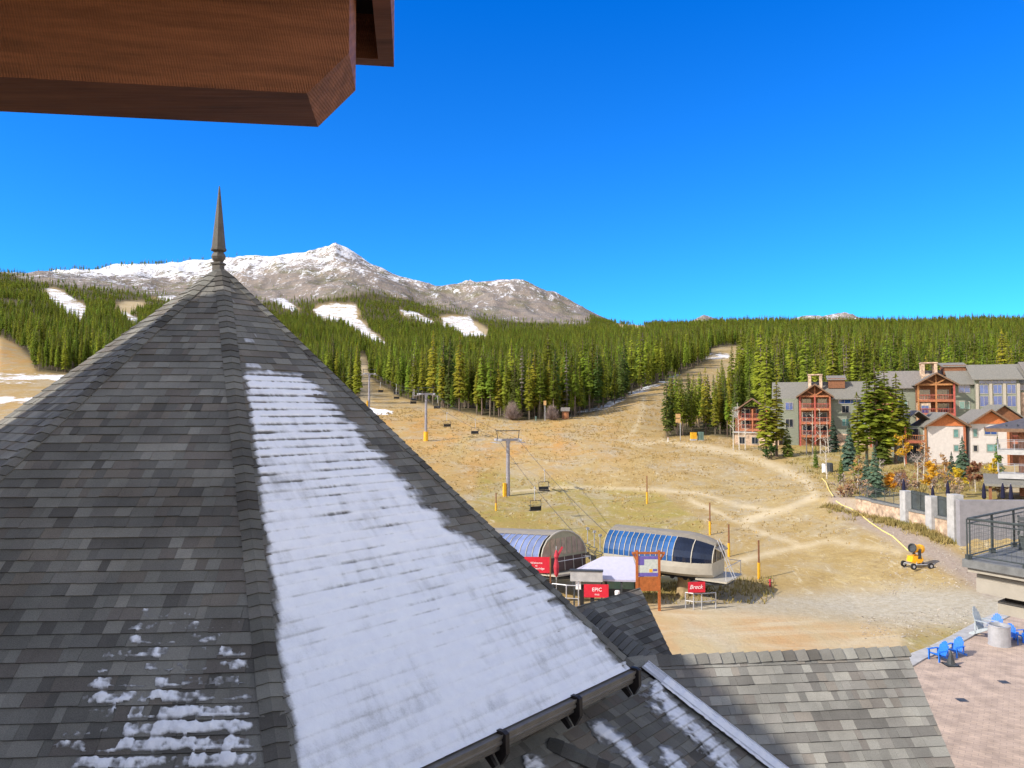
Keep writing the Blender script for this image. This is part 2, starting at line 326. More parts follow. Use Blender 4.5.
def build_heights():
    A, R = np.meshgrid(AZ, RR, indexing='ij')
    ac = np.clip(A, -math.radians(52), math.radians(52))
    u = CX + F * np.tan(ac); Y = R * np.cos(ac)
    Ys = [0, 36, 46] + [r[0] for r in RINGS] + [4300, 6000, 30000]
    cols = [np.full(len(AZ), -0.4), np.full(len(AZ), -0.4), np.full(len(AZ), -0.7)]
    u1 = u[:, 0]
    for y, kn in RINGS:
        v = np.interp(u1, [k[0] for k in kn], [k[1] for k in kn]); cols.append(CAMZ + y * (HZ - v) / F)
    cols += [cols[-1] * 0.55, cols[-1] * 0.15, cols[-1] * 0.0]
    T = np.stack(cols, 1); Z = np.empty_like(R)
    for i in range(len(AZ)):
        Z[i] = np.interp(Y[i], Ys, T[i])
    for _ in range(3):
        Zp = Z.copy(); Zp[:, 1:-1] = 0.25 * Z[:, :-2] + 0.5 * Z[:, 1:-1] + 0.25 * Z[:, 2:]; Z = Zp
    fade = np.clip((math.radians(100) - np.abs(A)) / math.radians(45), 0, 1); fade = fade * fade * (3 - 2 * fade)
    Z = Z * fade + (-0.4) * (1 - fade)
    X_, Y_ = R * np.sin(A), R * np.cos(A)
    Z += np.clip((R - 55) / 60, 0, 1) * (fbm(X_ / 18, Y_ / 18, 4, 3) * 0.9 + fbm(X_ / 3.5, Y_ / 3.5, 2, 9) * 0.22) * np.clip(1 - (R - 200) / 500, 0.2, 1)
    hill = np.clip((R - 260) / 300, 0, 1) * np.clip((2300 - R) / 300, 0, 1)
    Z += hill * fbm(X_ / 160, Y_ / 160, 3, 21) * 14
    alp = np.clip((R - 2150) / 350, 0, 1) * np.clip((3900 - R) / 200, 0, 1)
    crest = np.exp(-((R * np.cos(ac) - 3400) / 90.0) ** 2)
    rid = np.abs(fbm(X_ / 170 + Y_ / 900, Y_ / 420, 4, 41)) * 2
    Z += alp * (1 - 0.8 * crest) * (fbm(X_ / 260, Y_ / 260, 4, 31) * 55 + (0.35 - rid) * 55)
    Z += alp * fbm(X_ / 38, Y_ / 38, 2, 77) * 5
    # terrace behind the stone retaining wall, right
    wx = wall_x(Y_)
    side = np.clip((X_ - wx + 0.1) / 0.6, 0, 1) * np.clip((Y_ - 68.6) / .8, 0, 1) * np.clip((97 - Y_) / 12, 0, 1)
    top = np.interp(Y_, [60, 86, 100, 130], [3.5, 3.9, 4.6, 6.6])
    Z = np.where(side > 0, Z * (1 - side) + np.maximum(Z, top) * side, Z)
    return A, R, X_, Y_, Z
TA, TR, TX, TY, TZ = build_heights()
def ground(x, y):
    a = math.atan2(x, y); r = math.hypot(x, y)
    i = int(np.clip(np.searchsorted(AZ, a) - 1, 0, len(AZ) - 2)); j = int(np.clip(np.searchsorted(RR, r) - 1, 0, len(RR) - 2))
    ta = np.clip((a - AZ[i]) / (AZ[i + 1] - AZ[i]), 0, 1); tr = np.clip((r - RR[j]) / (RR[j + 1] - RR[j]), 0, 1)
    return float((TZ[i, j] * (1 - ta) + TZ[i + 1, j] * ta) * (1 - tr) + (TZ[i, j + 1] * (1 - ta) + TZ[i + 1, j + 1] * ta) * tr)
def ground_v(x, y):
    a = np.arctan2(x, y); r = np.hypot(x, y)
    i = np.clip(np.searchsorted(AZ, a) - 1, 0, len(AZ) - 2); j = np.clip(np.searchsorted(RR, r) - 1, 0, len(RR) - 2)
    ta = np.clip((a - AZ[i]) / (AZ[i + 1] - AZ[i]), 0, 1); tr = np.clip((r - RR[j]) / (RR[j + 1] - RR[j]), 0, 1)
    return (TZ[i, j] * (1 - ta) + TZ[i + 1, j] * ta) * (1 - tr) + (TZ[i, j + 1] * (1 - ta) + TZ[i + 1, j + 1] * ta) * tr
def G(u, Y):                         # ground point below column u at depth Y
    x = P(u, HZ, Y).x; return Vector((x, Y, ground(x, Y)))
def inpoly(u, v, poly):
    ins = np.zeros(u.shape, bool); n = len(poly)
    for k in range(n):
        (x1, y1), (x2, y2) = poly[k], poly[(k + 1) % n]
        if y1 == y2: continue
        c = ((y1 > v) != (y2 > v)) & (u < (x2 - x1) * (v - y1) / (y2 - y1) + x1); ins ^= c
    return ins
def dline(u, v, pts):
    d = np.full(u.shape, 1e9)
    for (x1, y1), (x2, y2) in zip(pts[:-1], pts[1:]):
        dx, dy = x2 - x1, y2 - y1; t = np.clip(((u - x1) * dx + (v - y1) * dy) / (dx * dx + dy * dy + 1e-9), 0, 1)
        d = np.minimum(d, np.hypot(u - x1 - t * dx, v - y1 - t * dy))
    return d
# outlines on the hillside, as ground seen from the balcony
RUN_MAIN = [(655, 441), (600, 418), (618, 405), (642, 391), (662, 382), (684, 373), (708, 362), (714, 347), (738, 345), (745, 353), (749, 372), (742, 392), (728, 412), (716, 421), (690, 423), (668, 426), (664, 441)]
RUN_SNOW = [[(44, 287), (60, 290), (78, 300), (88, 308), (87, 324), (72, 322), (58, 312), (50, 302)],
            [(312, 309), (330, 303), (357, 304), (358, 318), (372, 330), (390, 347), (374, 347), (352, 331), (340, 323), (318, 320)],
            [(440, 317), (470, 316), (476, 326), (488, 337), (466, 341), (455, 333), (442, 326)],
            [(268, 298), (282, 297), (296, 306), (300, 314), (284, 309)], [(150, 297), (170, 295), (214, 303), (200, 309), (172, 303)], [(398, 309), (414, 311), (436, 322), (428, 325), (404, 316)],
            [(112, 313), (124, 311), (140, 318), (140, 330), (132, 330), (128, 318)]]
RUN_DRY = [[(118, 302), (140, 300), (146, 311), (128, 314), (115, 311)], [(465, 318), (488, 330), (489, 340), (470, 344)], [(366, 330), (392, 346), (388, 352), (362, 336)],
           [(615, 325), (648, 325), (650, 332), (612, 331)], [(356, 356), (364, 356), (372, 384), (374, 402), (360, 406), (358, 384)]]
FOREST_BASE = [(-400, 318), (-60, 322), (0, 337), (20, 347), (31, 358), (36, 372), (75, 374), (230, 388), (335, 398), (357, 404), (364, 382), (372, 380), (400, 397), (425, 404), (460, 412), (500, 419), (540, 421), (565, 418), (585, 415), (600, 411), (640, 391), (660, 383), (664, 439), (676, 436), (710, 435), (745, 440), (770, 436), (900, 433), (1020, 432), (1500, 430)]
TREELINE = [(-400, 262), (0, 268), (36, 279), (90, 287), (150, 292), (200, 299), (240, 300), (300, 300), (350, 292), (372, 290), (420, 300), (470, 313), (500, 318), (585, 322), (600, 305), (1500, 300)]
def forest_mask(u, v, Y):
    base = np.interp(u, [k[0] for k in FOREST_BASE], [k[1] for k in FOREST_BASE])
    tl = np.interp(u, [k[0] for k in TREELINE], [k[1] for k in TREELINE])
    jx = (fbm(u / 9, v / 5, 2, 55)) * 9; jy = (fbm(u / 11, v / 6, 2, 57)) * 7; far = Y > 500
    f = (v < base) & (v > tl + jy * (u < 600)) & (Y < 2900) & (Y > 120)
    u, v = u + jx * far, v + jy * far
    for p in RUN_SNOW + RUN_DRY + [RUN_MAIN]: f &= ~inpoly(u, v, p)
    return f
def build_ground():
    nA, nR = TA.shape
    verts = np.stack([TX, TY, TZ], -1).reshape(-1, 3)
    idx = np.arange(nA * nR).reshape(nA, nR)
    q = np.stack([idx[:-1, :-1], idx[:-1, 1:], idx[1:, 1:], idx[1:, :-1]], -1).reshape(-1, 4)
    me = bpy.data.meshes.new('ground')
    me.vertices.add(len(verts)); me.vertices.foreach_set('co', verts.astype(np.float32).ravel())
    me.loops.add(q.size); me.loops.foreach_set('vertex_index', q.astype(np.int32).ravel())
    me.polygons.add(len(q)); me.polygons.foreach_set('loop_start', np.arange(0, q.size, 4, dtype=np.int32)); 
    me.update(calc_edges=True); me.validate()
    me.polygons.foreach_set('use_smooth', [True] * len(q))
    u, v = proj(TX, TY, TZ); front = (TY > 5)
    fo = (forest_mask(u, v, TY) & front).astype(float)
    jit = fbm(TX / 9, TY / 9, 3, 5) * 10; uu = u + jit * 0.5; vv = v + jit * 0.25
    sn = np.zeros_like(u); dry = np.zeros_like(u)
    for p in RUN_SNOW: sn = np.maximum(sn, inpoly(uu, vv, p))
    sn = np.maximum(sn, 0.95 * inpoly(uu, vv, [(-80, 371), (35, 373), (72, 375), (60, 382), (20, 384), (-80, 380)]))
    sn = np.maximum(sn, 0.95 * inpoly(uu, vv, [(-80, 396), (0, 397), (40, 397), (30, 404), (-80, 405)]))
    sn = np.maximum(sn, 0.9 * inpoly(uu, vv, [(366, 407), (384, 408), (396, 412), (388, 415), (366, 414)]))
    sn = np.maximum(sn, 0.7 * inpoly(uu, vv, [(708, 352), (732, 352), (732, 359), (700, 362)]))
    sn = np.maximum(sn, 0.6 * inpoly(uu, vv, [(566, 420), (600, 413), (640, 394), (664, 384), (684, 375), (680, 372), (640, 388), (600, 405), (566, 415)]))
    for p in RUN_DRY: dry = np.maximum(dry, inpoly(uu, vv, p))
    tl = np.interp(u, [k[0] for k in TREELINE], [k[1] for k in TREELINE])
    alp = (((v < tl + 3 + jit * .4) & (TY > 1900)) | (TY > 2950)).astype(float)
    path = np.zeros_like(u)
    for pts, w in [([(645, 398), (640, 420), (632, 432), (620, 440), (640, 444), (662, 442)], 1.6), ([(556, 487), (640, 489), (700, 493), (740, 506), (790, 512)], 1.8), ([(690, 446), (740, 454), (780, 468), (808, 482), (815, 496), (790, 508), (745, 520)], 4),
                   ([(662, 440), (690, 446)], 2), ([(560, 488), (500, 492)], 1.2), ([(690, 628), (735, 650)], 2.2), ([(690, 500), (760, 532), (800, 545)], 2.0), ([(740, 560), (830, 540), (900, 552)], 2.5)]:
        path = np.maximum(path, np.clip(1.4 - dline(uu, vv, pts) / w, 0, 1))
    road = np.clip(1.6 - dline(uu, vv, [(838, 503), (866, 518), (900, 534), (940, 556), (990, 586)]) / 9, 0, 1) * (v > 490)
    grav = inpoly(uu, vv, [(655, 600), (760, 596), (860, 590), (960, 588), (1060, 600), (1060, 622), (940, 628), (800, 616), (660, 606)]).astype(float)
    grav = np.maximum(grav, np.clip(1.5 - dline(uu, vv, [(684, 624), (706, 634), (738, 650)]) / 2.4, 0, 1) * 1.3)
    flat = inpoly(uu, vv, [(560, 602), (690, 606), (800, 616), (900, 628), (905, 660), (560, 660)]).astype(float)
    orange = np.clip(1 - np.abs(v - 440) / 60, 0, 1) * np.clip((700 - u) / 150, 0, 1) * (v < 500) * (TY > 120)
    orange = np.maximum(orange, flat * np.clip((800 - u) / 160, 0.15, 1))
    orange = np.maximum(orange, 0.9 * ((u < 80) & (v > 330) & (v < 372)))
    green = 0.8 * inpoly(uu, vv, [(480, 470), (660, 494), (700, 520), (720, 590), (640, 600), (560, 560), (470, 510)]) + 0.9 * inpoly(uu, vv, [(905, 634), (1000, 616), (1000, 640), (905, 656)]) + 0.7 * inpoly(uu, vv, [(780, 440), (1000, 440), (1000, 500), (860, 500), (800, 465)])
    def blur(a, n=1):
        a = a.astype(float)
        for _ in range(n):
            b = a.copy(); b[:, 1:-1] = .25 * a[:, :-2] + .5 * a[:, 1:-1] + .25 * a[:, 2:]; a = b
            b = a.copy(); b[1:-1] = .25 * a[:-2] + .5 * a[1:-1] + .25 * a[2:]; a = b
        return a
    for nm, ch in (('cover_a', (blur(sn), blur(alp), blur(fo, 2))), ('cover_b', (blur(orange, 5), np.clip(blur(np.maximum(path, dry * 0.5)), 0, 1), blur(np.clip(green, 0, 1), 4))), ('cover_c', (blur(grav, 6), blur(road, 2), blur(flat, 3)))):
        at = me.color_attributes.new(nm, 'FLOAT_COLOR', 'POINT')
        arr = np.ones((nA * nR, 4), np.float32)
        for k in range(3): arr[:, k] = (ch[k] * front).ravel()
        at.data.foreach_set('color', arr.ravel())
    m = bpy.data.materials.new('hillside'); m.use_nodes = True; nt = m.node_tree; N = nt.nodes.new; L = nt.links.new
    b = nt.nodes['Principled BSDF']; b.inputs['Roughness'].default_value = 0.95; b.inputs['Specular IOR Level'].default_value = 0.1
    tc = N('ShaderNodeTexCoord')
    def noise(scale, detail=5, rough=0.6, stretch=None, dist=0.0):
        n = N('ShaderNodeTexNoise'); n.inputs['Scale'].default_value = scale; n.inputs['Detail'].default_value = detail; n.inputs['Roughness'].default_value = rough; n.inputs['Distortion'].default_value = dist
        if stretch:
            mp = N('ShaderNodeMapping'); mp.inputs['Scale'].default_value = stretch; L(tc.outputs['Object'], mp.inputs[0]); L(mp.outputs[0], n.inputs[0])
        else: L(tc.outputs['Object'], n.inputs[0])
        return n.outputs[0]
    def ramp(x, a, b_, lo=0.0, hi=1.0):
        r = N('ShaderNodeMapRange'); r.inputs[1].default_value = a; r.inputs[2].default_value = b_; r.inputs[3].default_value = lo; r.inputs[4].default_value = hi; L(x, r.inputs[0]); return r.outputs[0]
    def mix(f, a, c):
        x = N('ShaderNodeMix'); x.data_type = 'RGBA'
        if isinstance(f, float): x.inputs[0].default_value = f
        else: L(f, x.inputs[0])
        for i, q in ((6, a), (7, c)):
            if isinstance(q, tuple): x.inputs[i].default_value = (*q, 1)
            else: L(q, x.inputs[i])
        return x.outputs[2]
    def math_(op, a, c):
        x = N('ShaderNodeMath'); x.operation = op
        for i, q in ((0, a), (1, c)):
            if isinstance(q, (int, float)): x.inputs[i].default_value = q
            else: L(q, x.inputs[i])
        return x.outputs[0]
    def attr(nm):
        a = N('ShaderNodeAttribute'); a.attribute_name = nm; s = N('ShaderNodeSeparateColor'); L(a.outputs['Color'], s.inputs[0]); return s.outputs
    snA, alA, foA = attr('cover_a'); orB, paB, grB = attr('cover_b'); gvC, roC, flC = attr('cover_c')
    big = noise(0.05, 6, 0.62, (1, 0.6, 1), 0.6); mid = noise(0.32, 6, 0.7); fine = noise(2.4, 5, 0.75); streak = noise(0.16, 5, 0.65, (1.0, 0.22, 1))
    straw = mix(ramp(mid, .35, .65), (0.37, 0.26, 0.095), (0.49, 0.375, 0.18))
    straw = mix(ramp(fine, .35, .75, 0, .8), straw, (0.24, 0.165, 0.08))
    straw = mix(ramp(noise(0.03, 5, .7, (1, .5, 1), .5), .42, .58, 0, .6), straw, (0.33, 0.21, 0.07))
    orangec = mix(ramp(streak, .35, .65), (0.49, 0.255, 0.075), (0.43, 0.31, 0.13))
    col = mix(math_('MULTIPLY', orB, ramp(big, .3, .6, .35, 1)), straw, orangec)
    greenc = mix(ramp(fine, .4, .7), (0.33, 0.26, 0.05), (0.20, 0.19, 0.05))
    col = mix(math_('MULTIPLY', grB, ramp(mid, .36, .6, .2, .95)), col, greenc)
    rub = mix(ramp(fine, .4, .65), (0.29, 0.24, 0.165), (0.52, 0.45, 0.33))
    col = mix(ramp(noise(0.085, 9, 0.8, (1, .7, 1), 1.0), .48, .62, 0, .8), col, rub)
    col = mix(ramp(noise(0.9, 6, .8, (1, .35, 1), .6), .56, .68, 0, .8), col, (0.56, 0.48, 0.33))
    col = mix(ramp(noise(0.45, 6, .75, (1, .45, 1), .8), .58, .70, 0, .55), col, (0.20, 0.135, 0.07))
    col = mix(math_('MULTIPLY', paB, ramp(mid, .25, .6, .45, .95)), col, (0.55, 0.45, 0.29))
    flc = mix(ramp(streak, .38, .62), (0.50, 0.28, 0.12), (0.48, 0.38, 0.22))
    flc = mix(ramp(noise(0.12, 5, .7, (.5, 1.6, 1), .8), .47, .62), flc, (0.55, 0.45, 0.30))
    col = mix(math_('MULTIPLY', flC, .85), col, flc)
    col = mix(math_('MULTIPLY', gvC, ramp(big, .3, .6, .6, 1)), col, mix(ramp(fine, .35, .65), (0.34, 0.30, 0.23), (0.50, 0.46, 0.38)))
    col = mix(roC, col, mix(ramp(fine, .35, .65), (0.29, 0.225, 0.18), (0.37, 0.30, 0.24)))
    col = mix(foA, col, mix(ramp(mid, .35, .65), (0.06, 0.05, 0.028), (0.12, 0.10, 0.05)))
    # bare alpine ground with a dusting of snow blown into streaks down the slope
    rock = mix(ramp(noise(0.012, 8, .75), .38, .62), (0.31, 0.25, 0.20), (0.19, 0.172, 0.16))
    rock = mix(ramp(noise(0.007, 5, .6), .5, .6, 0, .8), rock, (0.17, 0.155, 0.09))
    s1 = noise(0.011, 10, 0.8, (1.0, 0.30, .5), 1.6); s2 = noise(0.05, 8, 0.8, (1, .4, .6), 1.0)
    geo = N('ShaderNodeNewGeometry'); sp = N('ShaderNodeSeparateXYZ'); L(geo.outputs['Position'], sp.inputs[0])
    hgt = ramp(sp.outputs[2], 330, 800, -0.072, 0.038)
    sx = math_('ADD', ramp(sp.outputs[0], -2000, -700, 0.07, 0.0), ramp(sp.outputs[0], 300, 900, 0, .035))
    s3 = noise(0.16, 5, .8, (1, .5, .7))
    sa = math_('ADD', math_('ADD', math_('MULTIPLY', s1, .42), math_('ADD', math_('MULTIPLY', s2, .38), math_('MULTIPLY', s3, .22))), math_('ADD', hgt, sx))
    alpc = mix(ramp(sa, .498, .54), rock, (0.80, 0.80, 0.83))
    col = mix(alA, col, alpc)
    snf = math_('MULTIPLY', snA, ramp(noise(0.045, 9, .85), .40, .58, .05, 1)); snf = ramp(snf, .35, .62)
    col = mix(snf, col, (0.82, 0.82, 0.86))
    L(col, b.inputs['Base Color'])
    bp = N('ShaderNodeBump'); bp.inputs['Strength'].default_value = 0.55; bp.inputs['Distance'].default_value = 0.35
    L(math_('ADD', math_('MULTIPLY', fine, .4), math_('MULTIPLY', mid, .8)), bp.inputs['Height'])
    b2 = N('ShaderNodeBump'); b2.inputs['Distance'].default_value = 14.0; L(math_('MULTIPLY', alA, .8), b2.inputs['Strength']); L(math_('ADD', noise(0.016, 7, .7, (1, .5, 1), .8), math_('MULTIPLY', s2, .5)), b2.inputs['Height']); L(bp.outputs[0], b2.inputs['Normal']); L(b2.outputs[0], b.inputs['Normal'])
    me.materials.append(m)
    o = bpy.data.objects.new('ground', me); C.objects.link(o); tag(o, kind='structure')
build_ground()

# ------------------------------------------------------------------ trees
def conifer_arrays(seed, H=18.0, Rmax=2.3, c0=0.22, tiers=24, nb=8, full=False):
    r = np.random.default_rng(seed); V = []; Fc = []
    def quad(a, b_, c, d): i = len(V); V.extend([a, b_, c, d]); Fc.append((i, i + 1, i + 2, i + 3))
    z0 = H * c0
    lean = r.normal(0, 0.012, 2)
    for t in range(tiers):
        s = t / (tiers - 1); z = z0 + (H - z0) * s ** 0.92
        prof = (1 - s) ** (0.75 if full else 0.62) * (0.55 + 0.45 * min(1, s / 0.16 + (0.9 if full else 0.15)))
        rad = Rmax * prof * r.uniform(0.78, 1.12) + 0.12
        n = max(4, int(nb * (0.55 + 0.45 * (1 - s)))); ph = r.uniform(0, 6.28)
        for k in range(n):
            if r.random() < 0.10: continue
            a = ph + 6.283 * (k + r.uniform(-.3, .3)) / n; L_ = rad * r.uniform(0.62, 1.18); w = L_ * r.uniform(.26, .40) + 0.10
            d = np.array([math.cos(a), math.sin(a), 0]); p = np.array([-d[1], d[0], 0]); up = r.uniform(0.0, .25); dr = r.uniform(.22, .55)
            c = np.array([lean[0] * z, lean[1] * z, z + r.uniform(-.2, .2)])
            q0 = c + d * 0.05; q1 = c + d * L_ * .55 + np.array([0, 0, up * L_ * .5]); q2 = c + d * L_ + np.array([0, 0, -dr * L_ * .75])
            hang = np.array([0, 0, -w * r.uniform(.5, 1.0)])
            quad(q0, q1 + p * w + hang * .8, q2, q1); quad(q0, q1, q2, q1 - p * w + hang * .8)
            for sgn in (1, -1):
                e = q1 * .7 + q2 * .3 + p * sgn * w * r.uniform(.7, 1.2) + hang * r.uniform(.4, 1.2)
                quad(q1, (q1 + e) / 2 + d * w * .4, e, (q1 + e) / 2 - d * w * .4 + hang * .4)
    top = np.array([lean[0] * H, lean[1] * H, H]); 
    for k in range(3):
        a = 2.1 * k; p = np.array([math.cos(a), math.sin(a), 0]) * .16
        quad(top + np.array([0, 0, .55]), top + p - np.array([0, 0, .3]), top - np.array([0, 0, .8]), top - p - np.array([0, 0, .3]))
    return np.array(V), Fc, lean
def conifer(seed, crown_m, **kw):
    V, Fc, lean = conifer_arrays(seed, **kw); H = kw.get('H', 18.0)
    cen = np.array([V[list(f)].mean(0) for f in Fc]); q = np.array([V[list(f)] for f in Fc]); gn = np.cross(q[:, 2] - q[:, 0], q[:, 3] - q[:, 1]); gn /= np.linalg.norm(gn, axis=1)[:, None] + 1e-9
    outw = np.stack([cen[:, 0], cen[:, 1], np.full(len(cen), .9)], 1); outw[:, :2] /= np.linalg.norm(outw[:, :2], axis=1)[:, None] + 1e-6; outw /= np.linalg.norm(outw, axis=1)[:, None]
    sg = np.sign((gn * outw).sum(1)); sg[sg == 0] = 1; Fc = [f if s_ > 0 else f[::-1] for f, s_ in zip(Fc, sg)]
    cr = bpy.data.meshes.new('crown'); cr.from_pydata(V.tolist(), [], Fc); cr.materials.append(M[crown_m])
    vn = gn * sg[:, None] * .45 + outw * .75; vn /= np.linalg.norm(vn, axis=1)[:, None]; VN = np.zeros_like(V)
    for f, n_ in zip(Fc, vn): VN[list(f)] = n_
    cr.normals_split_custom_set_from_vertices(VN.tolist())
    mb = MB(); n = 7; pts = [Vector((lean[0] * z, lean[1] * z, z)) for z in np.linspace(-.6, H * .97, n)]
    for i in range(n - 1): mb.tube(pts[i], pts[i + 1], .20 * (1 - i / n) * H / 18 + .02, .20 * (1 - (i + 1) / n) * H / 18 + .02, 6, caps=(i == 0))
    r = random.Random(seed)
    for k in range(9):                 # dead lower limbs
        z = r.uniform(.08, kw.get('c0', .22) + .12) * H; a = r.uniform(0, 6.28); l = r.uniform(.5, 1.3)
        mb.tube((0, 0, z), (math.cos(a) * l, math.sin(a) * l, z - .15), .025, .01, 3, caps=False)
    tr = bpy.data.meshes.new('trunk'); tr.from_pydata(mb.v, [], mb.f); tr.materials.append(M['bark'])
    return tr, cr
KIND = {'lodgepole': [conifer(11 + k, ('conifer', 'conifer_yellow', 'conifer', 'conifer_dark', 'conifer_yellow', 'conifer', 'deadwood')[k], H=18.0, Rmax=(1.9, 2.15, 1.7, 2.3, 1.9, 2.0, 1.2)[k], c0=(.30, .20, .36, .12, .25, .22, .2)[k], tiers=26 if k < 6 else 15, nb=8 if k < 6 else 5) for k in range(7)],
        'blue': [conifer(41 + k, 'spruceblue', H=8.0, Rmax=1.75, c0=.04, tiers=22, nb=10, full=True) for k in range(2)],
        'green': [conifer(51 + k, 'sprucegreen', H=12.0, Rmax=1.9, c0=.06, tiers=24, nb=9, full=True) for k in range(2)]}
def tree(kind, k, x, y, s, label, group=None, cat='tree', name='pine_tree', z=None, rz=None, wide=1.0):
    tr, cr = KIND[kind][k % len(KIND[kind])]
    o = thing(name, label, cat, (x, y, (ground(x, y) if z is None else z) - .1), random.uniform(0, 6.28) if rz is None else rz, group)
    o.scale = (s * wide, s * wide, s)
    for nm, me in (('trunk', tr), ('crown', cr)):
        q = bpy.data.objects.new(nm, me); C.objects.link(q); q.parent = o
    return o
BUILD_PADS = []                        # (x, y, radius) kept free of forest
def forest():
    r = np.random.default_rng(5); pts = []
    for (r0, r1, sp) in ((150, 260, 3.2), (260, 480, 3.9), (480, 900, 4.5), (900, 1600, 5.8), (1600, 2900, 8.5)):
        area = math.radians(80) * (r1 ** 2 - r0 ** 2) / 2; n = int(area / sp ** 2)
        a = r.uniform(-math.radians(40), math.radians(40), n); rr = np.sqrt(r.uniform(r0 ** 2, r1 ** 2, n))
        pts.append(np.stack([rr * np.sin(a), rr * np.cos(a)], 1))
    p = np.concatenate(pts); z = ground_v(p[:, 0], p[:, 1]); u, v = proj(p[:, 0], p[:, 1], z)
    keep = forest_mask(u, v, p[:, 1])
    # clearings and gaps of the wood itself
    keep &= (fbm(p[:, 0] / 45, p[:, 1] / 45, 3, 66) > -0.30) & ((fbm(p[:, 0] / 120, p[:, 1] / 200, 4, 67) > -0.24) | (p[:, 1] < 450))
    tlv = np.interp(u, [k[0] for k in TREELINE], [k[1] for k in TREELINE]); keep &= (r.random(len(u)) < np.clip((v - tlv) / 16, .22, 1)) | (u > 590)
    for (bx, by, br) in BUILD_PADS: keep &= np.hypot(p[:, 0] - bx, p[:, 1] - by) > br
    # krummholz along the crest and up the shoulder of the mountain
    n = 5200; cu = r.uniform(30, 620, n); cyy = r.uniform(2150, 3420, n)
    ext = np.stack([(cu - CX) / F * cyy, cyy], 1); ez = ground_v(ext[:, 0], ext[:, 1]); eu, ev = proj(ext[:, 0], ext[:, 1], ez)
    band = (dline(eu, ev, [(352, 287), (400, 297), (470, 312)]) < 3.0 + 2 * r.random(n)) | ((dline(eu, ev, [(36, 275), (100, 268), (165, 263)]) < 2.6) & (r.random(n) < .9)) | ((dline(eu, ev, [(165, 263), (245, 255)]) < 1.5) & (r.random(n) < .3)) \
        | ((dline(eu, ev, [(90, 289), (200, 299), (300, 300)]) < 6) & (r.random(n) < .35)) | (inpoly(eu, ev, [(530, 285), (560, 300), (540, 312), (510, 300)]) & (r.random(n) < .10)) | ((np.abs(fbm(eu / 14, ev / 7, 2, 8)) < .05) & (ev > 272) & (r.random(n) < .25))
    ext = ext[band]; ez = ez[band]
    P2 = np.concatenate([p[keep], ext]); Z2 = np.concatenate([z[keep], ez]); nmain = keep.sum()
    s = np.clip(r.normal(.86, .27, len(P2)), .35, 1.5); s *= np.interp(P2[:, 1], [180, 260, 480, 900, 2000], [.98, .92, .74, .66, .72]); s[nmain:] = r.uniform(.35, .8, len(P2) - nmain) * np.where((P2[nmain:, 1] > 3050) & (P2[nmain:, 0] < -1050), 1.7, .8)
    kind = np.where(r.random(len(P2)) < .045, 6, r.integers(0, 6, len(P2))); rot = r.uniform(0, 6.28, len(P2))
    U, Vv = proj(P2[:, 0], P2[:, 1], Z2)
    s = np.where((U > 660) & (U < 748) & (P2[:, 1] < 212), np.minimum(s, .62 + .27 * r.random(len(P2))), s)
    # nearest row: trees on their own; they stand where the wood meets the open slope
    vis = (U > -30) & (U < 1050) & (np.arange(len(P2)) < nmain)
    score = np.where(vis, s * 18 * F / P2[:, 1], 0)
    front = np.zeros(len(P2), bool)
    bins = np.floor(U / 3.0).astype(int)
    order = np.argsort(P2[:, 1])
    count = {}
    for i in order:
        if not vis[i]: continue
        b_ = bins[i]; c = count.get(b_, 0)
        if U[i] > 90 and U[i] < 330 and P2[i, 1] < 500: continue
        if c < 2 or (c < 3 and P2[i, 1] < 215): front[i] = True; count[b_] = c + 1
    ids = np.where(front)[0]; ids = ids[np.argsort(-score[ids])][:292]
    sel = np.zeros(len(P2), bool); sel[ids] = True
    return P2, Z2, s, kind, rot, U, sel
# ------------------------------------------------------------------ the hotel's own roofs, near
EXPO = 0.146
TABCOL = [tuple(c * (1.03, 1.01, .95)[i] for i, c in enumerate(t)) for t in [(.25, .245, .225), (.20, .195, .18), (.155, .15, .14), (.115, .108, .10), (.28, .27, .245), (.17, .15, .135), (.215, .205, .19), (.185, .18, .165), (.205, .18, .155)]]
def clip_poly(poly, edge_poly):
    out = poly; n = len(edge_poly)
    for k in range(n):
        a, b = edge_poly[k], edge_poly[(k + 1) % n]; ins = []; 
        if not out: return []
        def side(p): return (b[0] - a[0]) * (p[1] - a[1]) - (b[1] - a[1]) * (p[0] - a[0])
        for i in range(len(out)):
            p, q = out[i], out[(i + 1) % len(out)]; sp_, sq = side(p), side(q)
            if sp_ >= 0: ins.append(p)
            if (sp_ >= 0) != (sq >= 0):
                t = sp_ / (sp_ - sq); ins.append((p[0] + (q[0] - p[0]) * t, p[1] + (q[1] - p[1]) * t))
        out = ins
    return out
